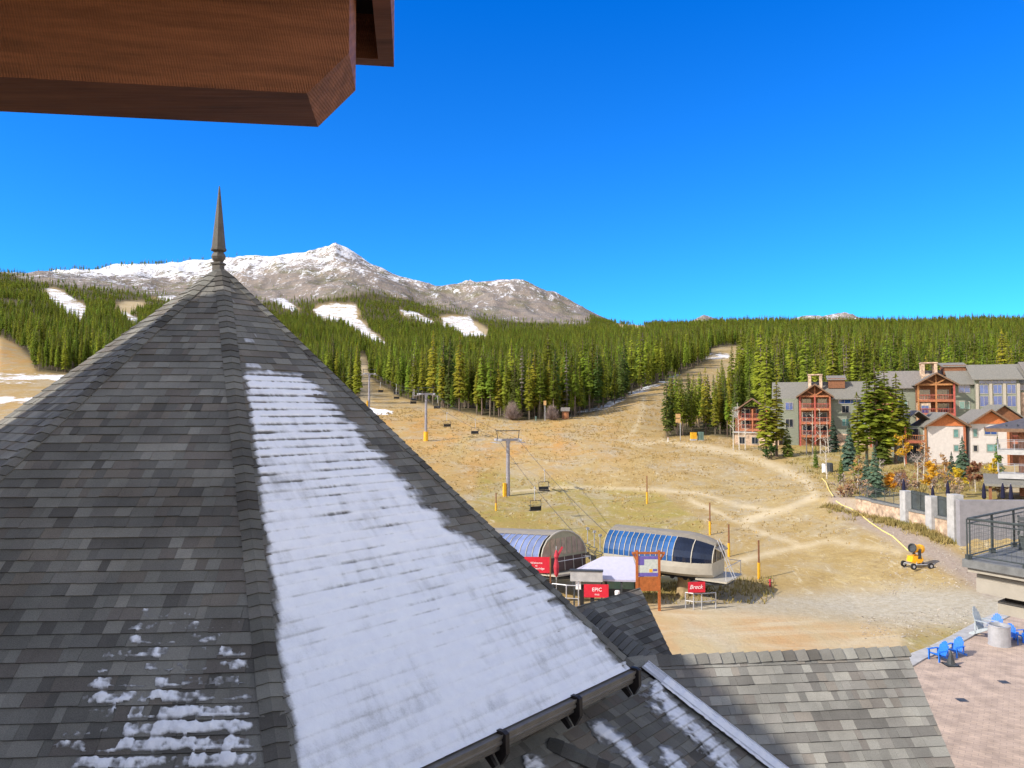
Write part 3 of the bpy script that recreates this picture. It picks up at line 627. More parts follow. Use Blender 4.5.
def shingles(mb, o, ax, dn, poly, seed=0, phase=0.0, lift=0.013, tint=1.0, flat=0.0):  # tint scales one shingle colour: darker for shaded roofs, lighter for the sunlit one
    """courses of laminated shingles on the plane through o: ax along the course, dn down the slope; poly in (ax, dn) metres"""
    r = random.Random(seed); ax = Vector(ax).normalized(); dn = Vector(dn).normalized(); nn = ax.cross(dn)
    if nn.z < 0: nn = -nn
    area = sum(poly[i][0] * poly[(i + 1) % len(poly)][1] - poly[(i + 1) % len(poly)][0] * poly[i][1] for i in range(len(poly)))
    if area < 0: poly = poly[::-1]
    b0, b1 = min(p[1] for p in poly), max(p[1] for p in poly); a0, a1 = min(p[0] for p in poly), max(p[0] for p in poly)
    n = int((b1 - b0) / EXPO) + 2; carry = None
    for j in range(n):
        t0 = b0 + (j + phase - 1) * EXPO; t1 = t0 + EXPO
        a = a0 - r.random() * .3; tone = r.choice(TABCOL)
        while a < a1:
            w = r.choice((.09, .115, .14, .17, .21, .27)); 
            if r.random() < .75: tone = r.choice(TABCOL)
            k = r.uniform(.9, 1.1) * tint; mean = (.19, .185, .172); tn = tuple(c * (1 - flat) + m_ * flat for c, m_ in zip(tone, mean)); col = (tn[0] * k, tn[1] * k, tn[2] * k, 1)
            t1b = t1 + (r.uniform(-.004, .004)); thick = lift * r.choice((1, 1, 1.45, .8))
            q = clip_poly([(a, t0 - .01), (a + w - .0015, t0 - .01), (a + w - .0015, t1b), (a, t1b)], poly); a += w
            if len(q) < 3: continue
            def h(t): return 0.002 + thick * max(0, (t - t0)) / EXPO
            top = [o + ax * p[0] + dn * p[1] + nn * h(p[1]) for p in q]
            base = [o + ax * p[0] + dn * p[1] - nn * .012 for p in q]
            mb.face(top, col)
            for i in range(len(q)):
                i2 = (i + 1) % len(q); mb.face([base[i], base[i2], top[i2], top[i]], (col[0] * .8, col[1] * .8, col[2] * .8, 1))
def caps(mb, p0, p1, n1, n2, seed=0, w=.13, expo=EXPO, lift=.02, tint=1.0):
    """bent cap shingles along the hip or ridge p0 (upper) -> p1 (lower) between planes with normals n1, n2"""
    r = random.Random(seed); p0, p1 = Vector(p0), Vector(p1); d = (p1 - p0); Ln = d.length; d.normalize()
    s1 = d.cross(n1).normalized(); s2 = d.cross(n2).normalized()
    if s1.dot(n2) > 0: s1 = -s1
    if s2.dot(n1) > 0: s2 = -s2
    up = (Vector(n1) + Vector(n2)).normalized(); k = 0; t = 0.0
    while t < Ln:
        e = min(t + expo * 1.25, Ln); tone = random.Random(seed * 977 + k).choice(TABCOL[:4] + TABCOL[6:8]); f = r.uniform(.88, 1.08) * tint; c = (tone[0] * f, tone[1] * f, tone[2] * f, 1)
        ww = w * r.uniform(.95, 1.05)
        def ring(tt, hh): 
            b = p0 + d * tt
            return [b + s1 * ww + Vector(n1) * (hh + .006), b + s1 * ww * .35 + Vector(n1) * (hh + .006) , b + up * (hh + .006), b + s2 * ww * .35 + Vector(n2) * (hh + .006), b + s2 * ww + Vector(n2) * (hh + .006)]
        A, B = ring(t, .008), ring(e, lift + .006); B0 = ring(e, -.004); A0 = ring(t, -.006)
        for i in range(4): mb.face([A[i], A[i + 1], B[i + 1], B[i]], c); mb.face([B[i], B[i + 1], B0[i + 1], B0[i]], tuple(x * .7 for x in c[:3]) + (1,))
        mb.face([A[0], B[0], B0[0], A0[0]], c); mb.face([A[4], A0[4], B0[4], B[4]], c)
        t += expo; k += 1
# --- octagonal tower roof
APEX = P(220.5, 266, 12.35); BETA = 26.0; KHIP = 0.85; REAVE = 6.82
HIPS = {-2: -90, -1: -45, 0: 0, 1: 45, 2: 105, 3: 155, 4: 195, 5: 235, 6: 270, 7: 315, 8: 360}
def hipdir(k): a = math.radians(-90 + BETA + HIPS[k]); return Vector((math.cos(a), math.sin(a), -KHIP))
def facet_normal(k): a, b = hipdir(k), hipdir(k + 1); n = a.cross(b).normalized(); return n if n.z > 0 else -n
SKIRT_Z = None
def tower_roof():
    root = thing('tower_roof', 'big eight-sided grey shingle turret roof with tall pointed finial, snow on one side', 'roof', (APEX.x, APEX.y, APEX.z - KHIP * REAVE))
    O = Vector((0, 0, KHIP * REAVE)); mb = MB(); hc_n = {}
    for k in range(8):
        a, b = hipdir(k) * REAVE, hipdir(k + 1) * REAVE; n = facet_normal(k)
        ax = (b - a); half = ax.length / 2; ax.normalize(); mid = (a + b) / 2; dn = mid.normalized(); Ls = mid.length
        if k in (2, 3, 4, 5): 
            mb.face([O, O + a, O + b], (.2, .19, .18, 1)); continue
        shingles(mb, O, ax, dn, [(0, 0), (-half, Ls), (half, Ls)], seed=100 + k, phase=0.3, tint=.74, flat=.22)  # turret shade deepened in the shingle colour
    mb.build('shingle_field', 'shingle', root)
    for k in range(-1, 3):
        h = MB(); caps(h, O + hipdir(k) * 0.12, O + hipdir(k) * REAVE, facet_normal(k - 1), facet_normal(k), seed=20 + k, w=.112, tint=.70); h.build('hip_cap', 'shingle', root)
    # finial
    O2 = O; O = O + Vector((-.035, 0, -.19)); f = MB(); f.lathe([(.34, -.22), (.20, -.06), (.13, -.0), (.12, .02)], 8, O, .2); fin = f.build('finial_base', 'metal_brown', root)
    s = 12.35 / 750
    f = MB(); f.lathe([(.098, .0), (.098, .20), (.125, .215), (.125, .235), (.07, .26)], 4, O, .55); f.build('plinth', 'finial', fin)
    f = MB(); f.lathe([(.07, .255), (.10, .30), (.115, .34), (.10, .39), (.075, .42)], 8, O, .2); f.build('ball', 'finial', fin)
    f = MB(); f.lathe([(.08, .42), (.125, .445), (.125, .475), (.112, .49), (.062, 1.0), (.012, 1.50), (.004, 1.53)], 8, O, .2); f.build('spike', 'finial', fin)
    O = O2
    # eave: gutters along three sides, dark brackets on the snow side
    for k in (-1, 0):
        a, b = hipdir(k) * REAVE + O, hipdir(k + 1) * REAVE + O; ax = (b - a).normalized(); out = Vector((ax.y, -ax.x, 0)); out = out if out.dot(a - O) > 0 else -out
        prof = [(p_ * .8, z_ * .72) for p_, z_ in [(0, .0), (.02, -.015), (.15, -.02), (.165, -.005), (.175, -.005), (.17, -.055), (.15, -.075), (.15, -.10), (.165, -.115), (.155, -.15), (.11, -.165), (.11, -.19), (.125, -.205), (.11, -.245), (.02, -.25), (0, -.25)]]
        g = MB(); pts = [a + out * (p - .02) + Vector((0, 0, z)) for p, z in prof]; g.prism(pts, b - a); g.build('gutter', 'metal_brown', root)
        if k == 0:
            L = (b - a).length
            for t in (L - .12, L - 1.42, L - 2.72, L - 4.02):
                br = MB(); c = a + ax * t
                pl = [(.02, .02), (.11, .025), (.155, .005), (.16, -.20), (.08, -.33), (.0, -.24)]
                br.prism([c + out * p + Vector((0, 0, z)) for p, z in pl], ax * .06)
                br.prism([c - ax * .10 + out * p + Vector((0, 0, z)) for p, z in [(-.12, -.21), (-.04, -.16), (.10, -.30), (.06, -.34)]], ax * .045)
                br.build('gutter_bracket', 'bracket', root)
    # soffit and wall below
    w = MB(); ring = [hipdir(k) * (REAVE - .75) for k in range(8)]; 
    lo = -11.2
    for k in range(8):
        a, b = ring[k], ring[(k + 1) % 8]; w.face([(a.x, a.y, lo), (b.x, b.y, lo), (b.x, b.y, -.24), (a.x, a.y, -.24)])
    w.build('wall', 'stuccograin', root)
    s_ = MB()
    for k in range(8):
        a, b = hipdir(k) * REAVE, hipdir((k + 1) % 8) * REAVE; c, d = ring[k], ring[(k + 1) % 8]
        s_.face([(a.x, a.y, -.20), (b.x, b.y, -.20), (d.x, d.y, -.20), (c.x, c.y, -.20)])
    s_.build('soffit', 'soffit', root)
    return root
M['finial'] = mat('weathered_finial', (0.10, 0.088, 0.072), 0.6, 0.15, 8)
tower = tower_roof()
# --- snow lying on the roofs: a sheet with its own thickness, courses showing through
def snow_sheet(name, o, ax, dn, a_rng, b_rng, thick_fn, step, label, phase, b_edge=None):
    ax = Vector(ax).normalized(); dn = Vector(dn).normalized(); nn = ax.cross(dn); nn = nn if nn.z > 0 else -nn
    na = int((a_rng[1] - a_rng[0]) / step); nb_ = int((b_rng[1] - b_rng[0]) / step)
    a = np.linspace(*a_rng, na); b = np.linspace(*b_rng, nb_); Aa, Bb = np.meshgrid(a, b, indexing='ij')
    s = np.mod((Bb / EXPO) - phase, 1.0)
    th = thick_fn(Aa, Bb, s)
    hh = 0.0 + 0.017 * s * np.clip(1 - th / .06, .2, 1) + th
    ok = th > -0.012
    base = np.array(o); pos = base + Aa[..., None] * np.array(ax) + Bb[..., None] * np.array(dn) + hh[..., None] * np.array(nn)
    idx = -np.ones(Aa.shape, int); cell = ok[:-1, :-1] & ok[1:, :-1] & ok[:-1, 1:] & ok[1:, 1:]
    use = np.zeros(Aa.shape, bool); use[:-1, :-1] |= cell; use[1:, :-1] |= cell; use[:-1, 1:] |= cell; use[1:, 1:] |= cell
    idx[use] = np.arange(use.sum()); ii, jj = np.where(cell)
    faces = np.stack([idx[ii, jj], idx[ii, jj + 1], idx[ii + 1, jj + 1], idx[ii + 1, jj]], -1)
    if np.array(nn) @ np.cross(np.array(dn), np.array(ax)) < 0: faces = faces[:, ::-1]
    me = bpy.data.meshes.new(name); me.from_pydata(pos[use].tolist(), [], faces.tolist()); me.materials.append(M['snow'])
    da = me.attributes.new('depth', 'FLOAT', 'POINT'); da.data.foreach_set('value', (hh - .003 - .013 * s)[use].astype(np.float32))
    me.polygons.foreach_set('use_smooth', [True] * len(me.polygons))
    o_ = bpy.data.objects.new(name, me); C.objects.link(o_); return tag(o_, label, 'snow', kind='stuff')
def facet_frame(k):
    a, b = hipdir(k) * REAVE, hipdir(k + 1) * REAVE; ax = (b - a); half = ax.length / 2; ax.normalize(); mid = (a + b) / 2
    return APEX.copy(), ax, mid.normalized(), half, mid.length
def big_snow():
    o, ax, dn, half, Ls = facet_frame(0); phase = (0.3 - 1) % 1.0
    def th(A, B, s):
        lo = -half * B / Ls; hi = half * B / Ls
        dl = A - lo; dr = hi - A                       # distance from the front hip / from the right hip
        n = fbm(A / .35, B / .16, 4, 4); st = fbm(A / .05 + B * 2, B / .35, 3, 14); bigf = fbm(A / 1.1, B / .8, 3, 24)
        rowr = vnoise(np.floor(B / EXPO) * 1.7, np.zeros_like(B), 3)
        edge_r = np.interp(B, [0, 1.2, 1.7, 2.2, 2.9, 3.8, 4.8, 5.8, 6.4, 7.0, 7.4, Ls], [.2, .24, .27, .34, .42, .52, .62, .60, .46, .22, .12, .06])
        edge_l = np.interp(B, [0, 1.0, 1.6, Ls], [.13, .13, .14, .14])
        upper = np.clip((5.4 - B) / 3.2, 0, 1)
        t = .024 + .016 * n + .012 * bigf
        er = (dr - edge_r - .20 * (rowr - .5) + .26 * fbm(A / .12, B / .12, 3, 6)); el = (dl - edge_l + .07 * st + .03 * (rowr - .5))
        t = np.minimum(t, er * .10); t = np.minimum(t, el * .30)
        dust = np.clip((fbm(A / .13, np.floor(B / EXPO - phase) * 2.3, 3, 91) - .02) * 6, 0, 1) * np.clip((dl - .1) / .1, 0, 1) * np.clip((.75 - dl) / .3, 0, 1)
        t = t - .030 * np.clip((2.85 - B) / .25, 0, 1.5) * (1.15 - .75 * dust)
        worn = np.clip((fbm(A / .8 + 3, B / 1.3, 3, 51) + .22) * 2.2, 0, 1)
        dash = np.clip((fbm(A / .22, np.floor(B / EXPO + .0 - phase) * 3.7, 3, 88) + .14 + .30 * upper) * 2.6, 0, 1)
        dash2 = np.clip((fbm(A / .035, np.floor(B / EXPO - phase) * 5.1, 2, 89) + .25) * 3, 0, 1)
        cut = np.clip((s - (.80 - .10 * worn * dash2)) / .15, 0, 1)
        gain = np.clip(.28 + .42 * upper + .62 * worn, 0, 1.25) * np.clip(1.2 - (B - 6.3) / 1.6, .06, 1)
        t = t - cut * dash * gain * (.015 + .010 * dash2)
        t = t + .012 * st * (1 - .4 * cut) - cut * .007 * np.clip(.35 + upper, 0, 1)
        return np.where(B < 1.7, -1, t)
    snow_sheet('snow', o, ax, dn, (-half, half), (1.0, Ls + .02), th, .022, 'smooth sheet of snow covering one side of the turret roof', phase)
    o, ax, dn, half, Ls = facet_frame(-1)
    def th2(A, B, s):
        hi = half * B / Ls; dr = hi - A
        n = fbm(A / .22, B / .20, 4, 17); cellt = vnoise(np.floor(A / .13), np.floor(B / EXPO), 19); 
        fine = fbm(A / .05, B / .05, 3, 23)
        win = np.clip((B - 6.5 + .5 * n) / 1.0, 0, 1) * np.clip((dr - .14) / .10, 0, 1) * np.clip((1.42 + .38 * np.clip(B - 6.8, 0, 1) - dr + .5 * n) / .35, 0, 1)
        t = .036 * win * np.clip(1.5 * cellt - .15 + .45 * win, 0, 1.1) - .014 + (.045 * n + .055 * fine) * (win > .02)
        return t - .034 * np.clip((s - .78) / .16, 0, 1) - .03 * np.clip((.22 - s) / .2, 0, 1) * (cellt < .75)
    snow_sheet('snow', o, ax, dn, (-half * .3, half), (5.7, Ls), th2, .018, 'broken patch of thin snow near the foot of the front roof slope', phase)
big_snow()
# --- gable roof on the right with its ridge, and the skirt roof that meets it in a valley
RY = 11.6
def plane_pt(u, v, o, n):
    d = P(u, v, 10.0) - Vector((0, 0, CAMZ)); c = Vector((0, 0, CAMZ)); t = (o - c).dot(n) / d.dot(n); return c + d * t
def right_roofs():
    zl = P(640, 658, RY).z; h = CAMZ - zl
    pr = P(905, 648, 10.0); c = Vector((0, 0, CAMZ)); d = pr - c; pr = c + d * (-h / d.z)
    pl = P(640, 658, RY)
    ax = (pr - pl).normalized(); out = Vector((ax.y, -ax.x, 0)); dn = (out + Vector((0, 0, -.95))).normalized(); n = ax.cross(dn); n = n if n.z > 0 else -n
    def co(u, v): q = plane_pt(u, v, pl, n) - pl; return (q.dot(ax), q.dot(dn))
    va, vb = co(664, 676), co(797, 778); vb2 = (va[0] + (vb[0] - va[0]) * 1.25, va[1] + (vb[1] - va[1]) * 1.25); rk = co(955, 768); r0 = co(905, 648)
    rk2 = (r0[0] + (rk[0] - r0[0]) * 1.25, r0[1] + (rk[1] - r0[1]) * 1.25)
    root = thing('gable_roof', 'sunlit grey shingle gable roof with a capped ridge beside the paved terrace', 'roof', tuple(pl))
    av0 = va[0] - va[1] * (vb2[0] - va[0]) / (vb2[1] - va[1]); rkx = r0[0] + (rk2[0] - r0[0]) * vb2[1] / rk2[1]
    poly = [(av0, 0), vb2, (rkx, vb2[1]), (r0[0], 0)]
    Z = Vector((0, 0, 0)); mb = MB(); shingles(mb, Z, ax, dn, poly, 7, .4, tint=1.22, flat=.35)  # same shingles, coloured lighter for the sunlit slope
    back = (-out + Vector((0, 0, -.95))).normalized(); Lr = r0[0]
    mb.face([Z - ax * .35, ax * Lr, ax * Lr + back * 4, -ax * .35 + back * 4], (.17, .16, .15, 1))
    mb.build('shingle_field', 'shingle', root)
    cp = MB(); n2 = ax.cross(back); n2 = n2 if n2.z > 0 else -n2
    caps(cp, -ax * .2 + Vector((0, 0, .005)), ax * (Lr + .02), n, n2, 5, w=.16, expo=.2, lift=.028, tint=1.15); cp.build('ridge_cap', 'shingle', root)
    rb = MB(); e0 = ax * (Lr + .0) ; e1 = ax * rk2[0] + dn * rk2[1]
    rb.prism([e0 + Vector((0, 0, -.02)), e1 + Vector((0, 0, -.02)), e1 + Vector((0, 0, -.22)), e0 + Vector((0, 0, -.22))], -ax * .04)
    e2 = ax * Lr + back * 4; rb.prism([e0 + Vector((0, 0, -.02)), e2 + Vector((0, 0, -.02)), e2 + Vector((0, 0, -.22)), e0 + Vector((0, 0, -.22))], -ax * .04)
    rb.build('rake_board', 'metal_brown', root)
    w = MB(); bx = ax * (Lr - .35); zf = -(pl.z) + .0
    f0 = bx + dn * 3.2; f1 = bx + back * 3.2
    w.prism([bx + Vector((0, 0, -.25)), f0 + Vector((0, 0, -.25)), Vector((f0.x, f0.y, zf)), Vector((f1.x, f1.y, zf)), f1 + Vector((0, 0, -.25))], -ax * (Lr * .8)); w.build('wall', 'stuccograin', root)
    # valley metal: folded strip between the two roofs
    A = ax * va[0] + dn * va[1]; B = ax * vb2[0] + dn * vb2[1]; vd = (B - A).normalized()
    e = (hipdir(1) - hipdir(0)); e.z = 0; e.normalize()
    ns = vd.cross(e).normalized(); ns = ns if ns.z > 0 else -ns
    sd = (e - vd * e.dot(vd)).normalized(); sd = -sd if sd.dot(ax) > 0 else sd     # towards the skirt roof
    gd = (ax - vd * ax.dot(vd)).normalized()
    vl = MB(); A0 = A - vd * .3 + n * .03
    prof = [(gd * .03, n * .012), (gd * .0, n * .05), (sd * .02, ns * .015), (sd * .10, ns * .02), (sd * .115, ns * .045), (sd * .13, ns * .02), (sd * .22, ns * .02), (sd * .235, ns * .05), (sd * .25, ns * .02)]
    pts = [A0 + a + b for a, b in prof]; Ld = (B - A).length + .6
    for q0, q1 in zip(pts[:-1], pts[1:]): vl.face([q0, q1, q1 + vd * Ld, q0 + vd * Ld])
    vo = vl.build('valley_flashing', 'galvsnow', root)
    # skirt roof under the turret gutter
    dn2 = ns.cross(e).normalized(); dn2 = dn2 if dn2.z < 0 else -dn2
    sk = thing('skirt_roof', 'shaded lower shingle roof with snow patches under the turret gutter', 'roof', tuple(pl))
    Lv = vd.dot(dn2); Le = vd.dot(e)
    V0 = A - vd * .45
    mb = MB(); t = 5.2
    q0, q1 = (0, 0), (Le * t, Lv * t)
    poly = [(q0[0] + .0, q0[1]), (q1[0], q1[1]), (q1[0] - 9, q1[1]), (q0[0] - 9, q0[1])]
    shingles(mb, V0 + sd * .25 + ns * -.01, e, dn2, poly, 9, .1, tint=.78); mb.build('shingle_field', 'shingle', sk)
    # a small hip that starts on the skirt roof
    hp = plane_pt(548, 742, pl + V0, ns) - pl; hq = plane_pt(640, 790, pl + V0, ns) - pl
    hb = MB(); caps(hb, hp + ns * .02, hq + ns * .12, (ns + sd * .4).normalized(), (ns - sd * .4).normalized(), 13, w=.12, tint=.5); hb.build('hip_cap', 'shingle', sk)
    # snow on the skirt roof along the valley
    o = pl + V0 + sd * .25 + ns * .0
    def th(Aa, Bb, s):
        pos = np.array(o) + Aa[..., None] * np.array(e) + Bb[..., None] * np.array(dn2); uu, vv = proj(pos[..., 0], pos[..., 1], pos[..., 2])
        n_ = fbm(Aa / .25, Bb / .25, 4, 61); n3 = fbm(Aa / .06, Bb / .06, 3, 62); uu = uu + n_ * 26 + n3 * 14; vv = vv + n_ * 14
        m = np.zeros_like(uu)
        for pts, w in (([(655, 686), (664, 704), (690, 728), (716, 752), (745, 790)], 13), ([(600, 728), (618, 742), (634, 756), (650, 780)], 11), ([(540, 765), (528, 785)], 10), ([(668, 758), (690, 785)], 13)):
            m = np.maximum(m, np.clip((w - dline(uu, vv, pts)) / 9, 0, 1))
        return .034 * m - .012 + (.02 * n_ + .012 * n3) * (m > 0) - .016 * np.clip((s - .84) / .14, 0, 1)
    snow_sheet('snow', o, e, dn2, (-3.2, Le * t), (0.0, 4.4 * Lv), th, .02, 'snow strip and patches on the shaded lower roof along the valley', (0.1 - 1) % 1)
    # snow left in the valley metal
    vs = MB(); r_ = np.random.default_rng(3); m = 70
    for i in range(m - 1):
        def rowp(i):
            tt = .35 + (Ld - .4) * i / (m - 1); k = .012 + .010 * math.sin(i * .9) + .012 * r2[i]
            wd = .105 + .03 * r2[i + 3]
            return [A0 + sd * (.12 - wd) + ns * .021 + vd * tt, A0 + sd * .09 + ns * (.03 + k) + vd * tt, A0 + sd * .16 + ns * (.035 + k) + vd * tt, A0 + sd * (.165 + wd) + ns * .021 + vd * tt]
        if i == 0: r2 = r_.random(m + 5)
        a_, b_ = rowp(i), rowp(i + 1)
        for k in range(3): vs.face([pl + a_[k], pl + a_[k + 1], pl + b_[k + 1], pl + b_[k]])
    tag(vs.build('snow', 'plainsnow', None, True), 'ridge of snow lying in the metal valley between the two roofs', 'snow', kind='stuff')
    return pl, ax, dn, n
M['galvsnow'] = mat('snow_filled_valley', (0.70, 0.70, 0.74), 0.4, 0.1, 4, metal=0.2)
M['plainsnow'] = mat('packed_snow', (0.80, 0.80, 0.84), 0.6, 0.04, 6, 0.4, 45, col2=(0.88, 0.88, 0.90))
right_roofs()
def rear_roof():
    a, b, c3 = P(560, 612, 14.9), P(640, 588, 16.6), P(675, 662, 14.6); 
    root = thing('rear_gable_roof', 'small dark shaded gable roof behind the turret with a sunlit ridge cap', 'roof', tuple(b)); Z = Vector((0, 0, 0))
    a -= b; c = c3 - b; ax = a.normalized(); n = a.cross(c).normalized(); n = n if n.z > 0 else -n
    dn = n.cross(ax); dn = dn if dn.z < 0 else -dn
    q = (c.dot(ax), c.dot(dn)); mb = MB(); shingles(mb, Z, ax, dn, [(0, 0), (a.length + 2, 0), (a.length + 2, q[1] * 1.25), (q[0] * 1.25, q[1] * 1.25)], 15, .2, tint=.72)
    back = Vector((-n.x, -n.y, 0)).normalized(); mb.face([Z, a * 1.5, a * 1.5 + back * 3 + Vector((0, 0, -2.6)), back * 3 + Vector((0, 0, -2.6))], (.1, .1, .1, 1))
    mb.build('shingle_field', 'shingle', root)
    rb = MB(); e1 = c * 1.25; rb.prism([Z + Vector((0, 0, .0)), e1, e1 + Vector((0, 0, -.2)), Vector((0, 0, -.2))], ax * .04); rb.build('rake_board', 'metal_brown', root)
    w = MB(); wl = -b.z; i0 = ax * .6 + Vector((0, 0, -.3)); i1 = c * 1.2 + ax * .6 + Vector((0, 0, -.3)); i2 = back * 2.6 + ax * .6 + Vector((0, 0, -2.5))
    w.prism([i0, i1, Vector((i1.x, i1.y, wl)), Vector((i2.x, i2.y, wl)), i2], ax * 4); w.build('wall', 'stuccograin', root)
    # sunlit ridge running towards the gable roof
    r0, r1 = P(588, 608, 14.2) - b, P(662, 662, 12.0) - b; d = (r1 - r0).normalized(); sidev = Vector((d.y, -d.x, 0)); sidev = sidev if sidev.x > 0 else -sidev
    nl = (Vector((0, 0, 1)) - sidev * .85).normalized(); nr = (Vector((0, 0, 1)) + sidev * 1.1).normalized()
    cp = MB(); caps(cp, r0, r1, nl, nr, 31, w=.26, expo=.17, lift=.02, tint=1.0); ob = cp.build('ridge_cap', 'shingle', root)
    sl = MB(); lf = nl.cross(d); lf = lf if lf.z < 0 else -lf; rt = nr.cross(d); rt = rt if rt.z < 0 else -rt
    for s_, nn in ((lf, nl), (rt, nr)): sl.face([r0 - nn * .01, r1 - nn * .01, r1 + s_ * 1.6 - nn * .01, r0 + s_ * 1.6 - nn * .01], (.13, .125, .115, 1))
    sl.build('ridge_slope', 'shingle', root)
rear_roof()
# --- our own building: beam end and eave overhead, and an unseen wing added on the left to shade the turret
def hotel():
    root = thing('hotel_building', 'brown timber beam end and boxed eave of the hotel overhead', 'building', (0, 0, 0))
    yaw = math.atan2(-.134, -1); L = Vector((-.991, -.133, 0)); B = Vector((.133, -.991, 0))   # L runs left along the beam, B back towards the viewer
    p1 = P(318, 127, 1.985); z0 = p1.z
    b0 = p1; 
    def bp(l, z): return b0 + L * l + Vector((0, 0, z))
    prof = [bp(3.2, 0), bp(0, 0), bp(-.098, .105), bp(-.098, .62), bp(3.2, .62)]
    bm_ = MB(); bm_.prism(prof, B * .215); bm_.build('beam', 'timber', root)
    cn = P(394, 67, 2.34); T = .048; H = .30
    f = MB()
    q = [cn, cn + L * 3.6, cn + L * 3.6 - B * -T, cn - B * -T]
    f.prism(q, (0, 0, H)); f.build('fascia_board', 'timber', root)
    f = MB(); q = [cn + B * T, cn + B * 4.0, cn + B * 4.0 + L * T, cn + B * T + L * T]; f.prism(q, (0, 0, H)); f.build('fascia_board', 'timber', root)
    s = MB(); q = [cn + L * T + B * T, cn + L * 3.6 + B * T, cn + L * 3.6 + B * 4, cn + L * T + B * 4]; s.prism([p + Vector((0, 0, .14)) for p in q], (0, 0, .04)); s.build('soffit', 'soffit', root)
    s = MB(); q = [cn - B * .03 - L * .03, cn + L * 3.6 - B * .03, cn + L * 3.6 + B * 4, cn + B * 4 - L * .03]; s.prism([p + Vector((0, 0, H + .004)) for p in q], (0, 0, .12)); s.build('roof_deck', 'roofdark', root)
    # unseen wing added on the left, shaped to throw the shade on the turret
    K = 0.80; zc = APEX.z - 0.15 + K * APEX.x
    xe = -13.0; ze = zc - K * xe; yn = APEX.y + SUN_H.y / SUN_H.x * (xe - APEX.x) - .66; sl = SUN_H.y / SUN_H.x
    foot = [(xe, -22), (xe, yn), (-31, yn + sl * (-31 - xe)), (-31, -22)]  # end cut along the sun so the turret tip stays lit
    w = MB(); w.prism([(x, y, 0) for x, y in foot], (0, 0, ze - .3)); w.build('wall', 'stuccograin', root)
    r = MB(); r.prism([(x, y, ze - .297) for x, y in foot], (0, 0, .297)); r.build('roof', 'roofgrey', root)
    for y in range(-20, 4, 4):
        for z in (2, 5.5, 9, 12.5, 16):
            fr = MB(); fr.box(xe, xe + .05, y, y + 1.6, z, z + 1.7); fo = fr.build('window', 'winframe', root)
            g = MB(); g.box(xe + .03, xe + .06, y + .12, y + 1.48, z + .12, z + 1.58); g.build('pane', 'glassdark', fo)
    w = MB(); w.box(-12.2, 14.5, -14, -1.2, 0, CAMZ - 1.6); w.build('lower_wall', 'stuccograin', root)
hotel()
# ------------------------------------------------------------------ buildings across the slope
def gable(mb, x0, x1, y0, y1, ze, zr, axis='x', over=.5, th=.18):
    """gable roof slabs: ridge along axis"""
    if axis == 'y':
        xm = (x0 + x1) / 2; s = (zr - ze) / ((x1 - x0) / 2)
        for sg, xe in ((-1, x0 - over), (1, x1 + over)):
            z_e = ze - s * over
            mb.prism([(xm, y0 - over, zr), (xm, y0 - over, zr + th), (xe, y0 - over, z_e + th), (xe, y0 - over, z_e)], (0, y1 - y0 + 2 * over, 0))
    else:
        ym = (y0 + y1) / 2; s = (zr - ze) / ((y1 - y0) / 2)
        for sg, ye in ((-1, y0 - over), (1, y1 + over)):
            z_e = ze - s * over
            mb.prism([(x0 - over, ym, zr), (x0 - over, ym, zr + th), (x0 - over, ye, z_e + th), (x0 - over, ye, z_e)], (x1 - x0 + 2 * over, 0, 0))
def window(root, x0, x1, z0, z1, y, glass='glassdark', fr=.10, mull=1, name='window'):
    f = MB(); f.box(x0, x1, y - .06, y + .02, z0, z0 + fr); f.box(x0, x1, y - .06, y + .02, z1 - fr, z1)
    f.box(x0, x0 + fr, y - .06, y + .02, z0 + fr, z1 - fr); f.box(x1 - fr, x1, y - .06, y + .02, z0 + fr, z1 - fr)
    for k in range(mull):
        xm = x0 + (x1 - x0) * (k + 1) / (mull + 1); f.box(xm - .03, xm + .03, y - .055, y + .02, z0 + fr, z1 - fr)
    o = f.build(name, 'winframe', root); g = MB(); g.box(x0 + fr * .5, x1 - fr * .5, y - .028, y + .03, z0 + fr * .5, z1 - fr * .5); g.build('pane', glass, o)
def balcony(root, x0, x1, y0, y1, z, rail=1.05, wood='redwood', band=.45):
    d = MB(); d.box(x0 + .1, x1 - .1, y0 + .08, y1, z - .12, z); d.box(x0, x1, y0, y0 + .075, z - band + .1, z + .1); o = d.build('balcony', wood, root)
    r = MB(); r.box(x0, x1, y0 + .01, y0 + .09, z + rail - .12, z + rail); r.box(x0, x1, y0 + .02, y0 + .07, z + .14, z + .2)
    n = int((x1 - x0) / .28)
    for k in range(1, n): xx = x0 + (x1 - x0) * k / n; r.box(xx - .022, xx + .022, y0 + .03, y0 + .065, z + .2, z + rail - .12)
    r.build('railing', wood, o)
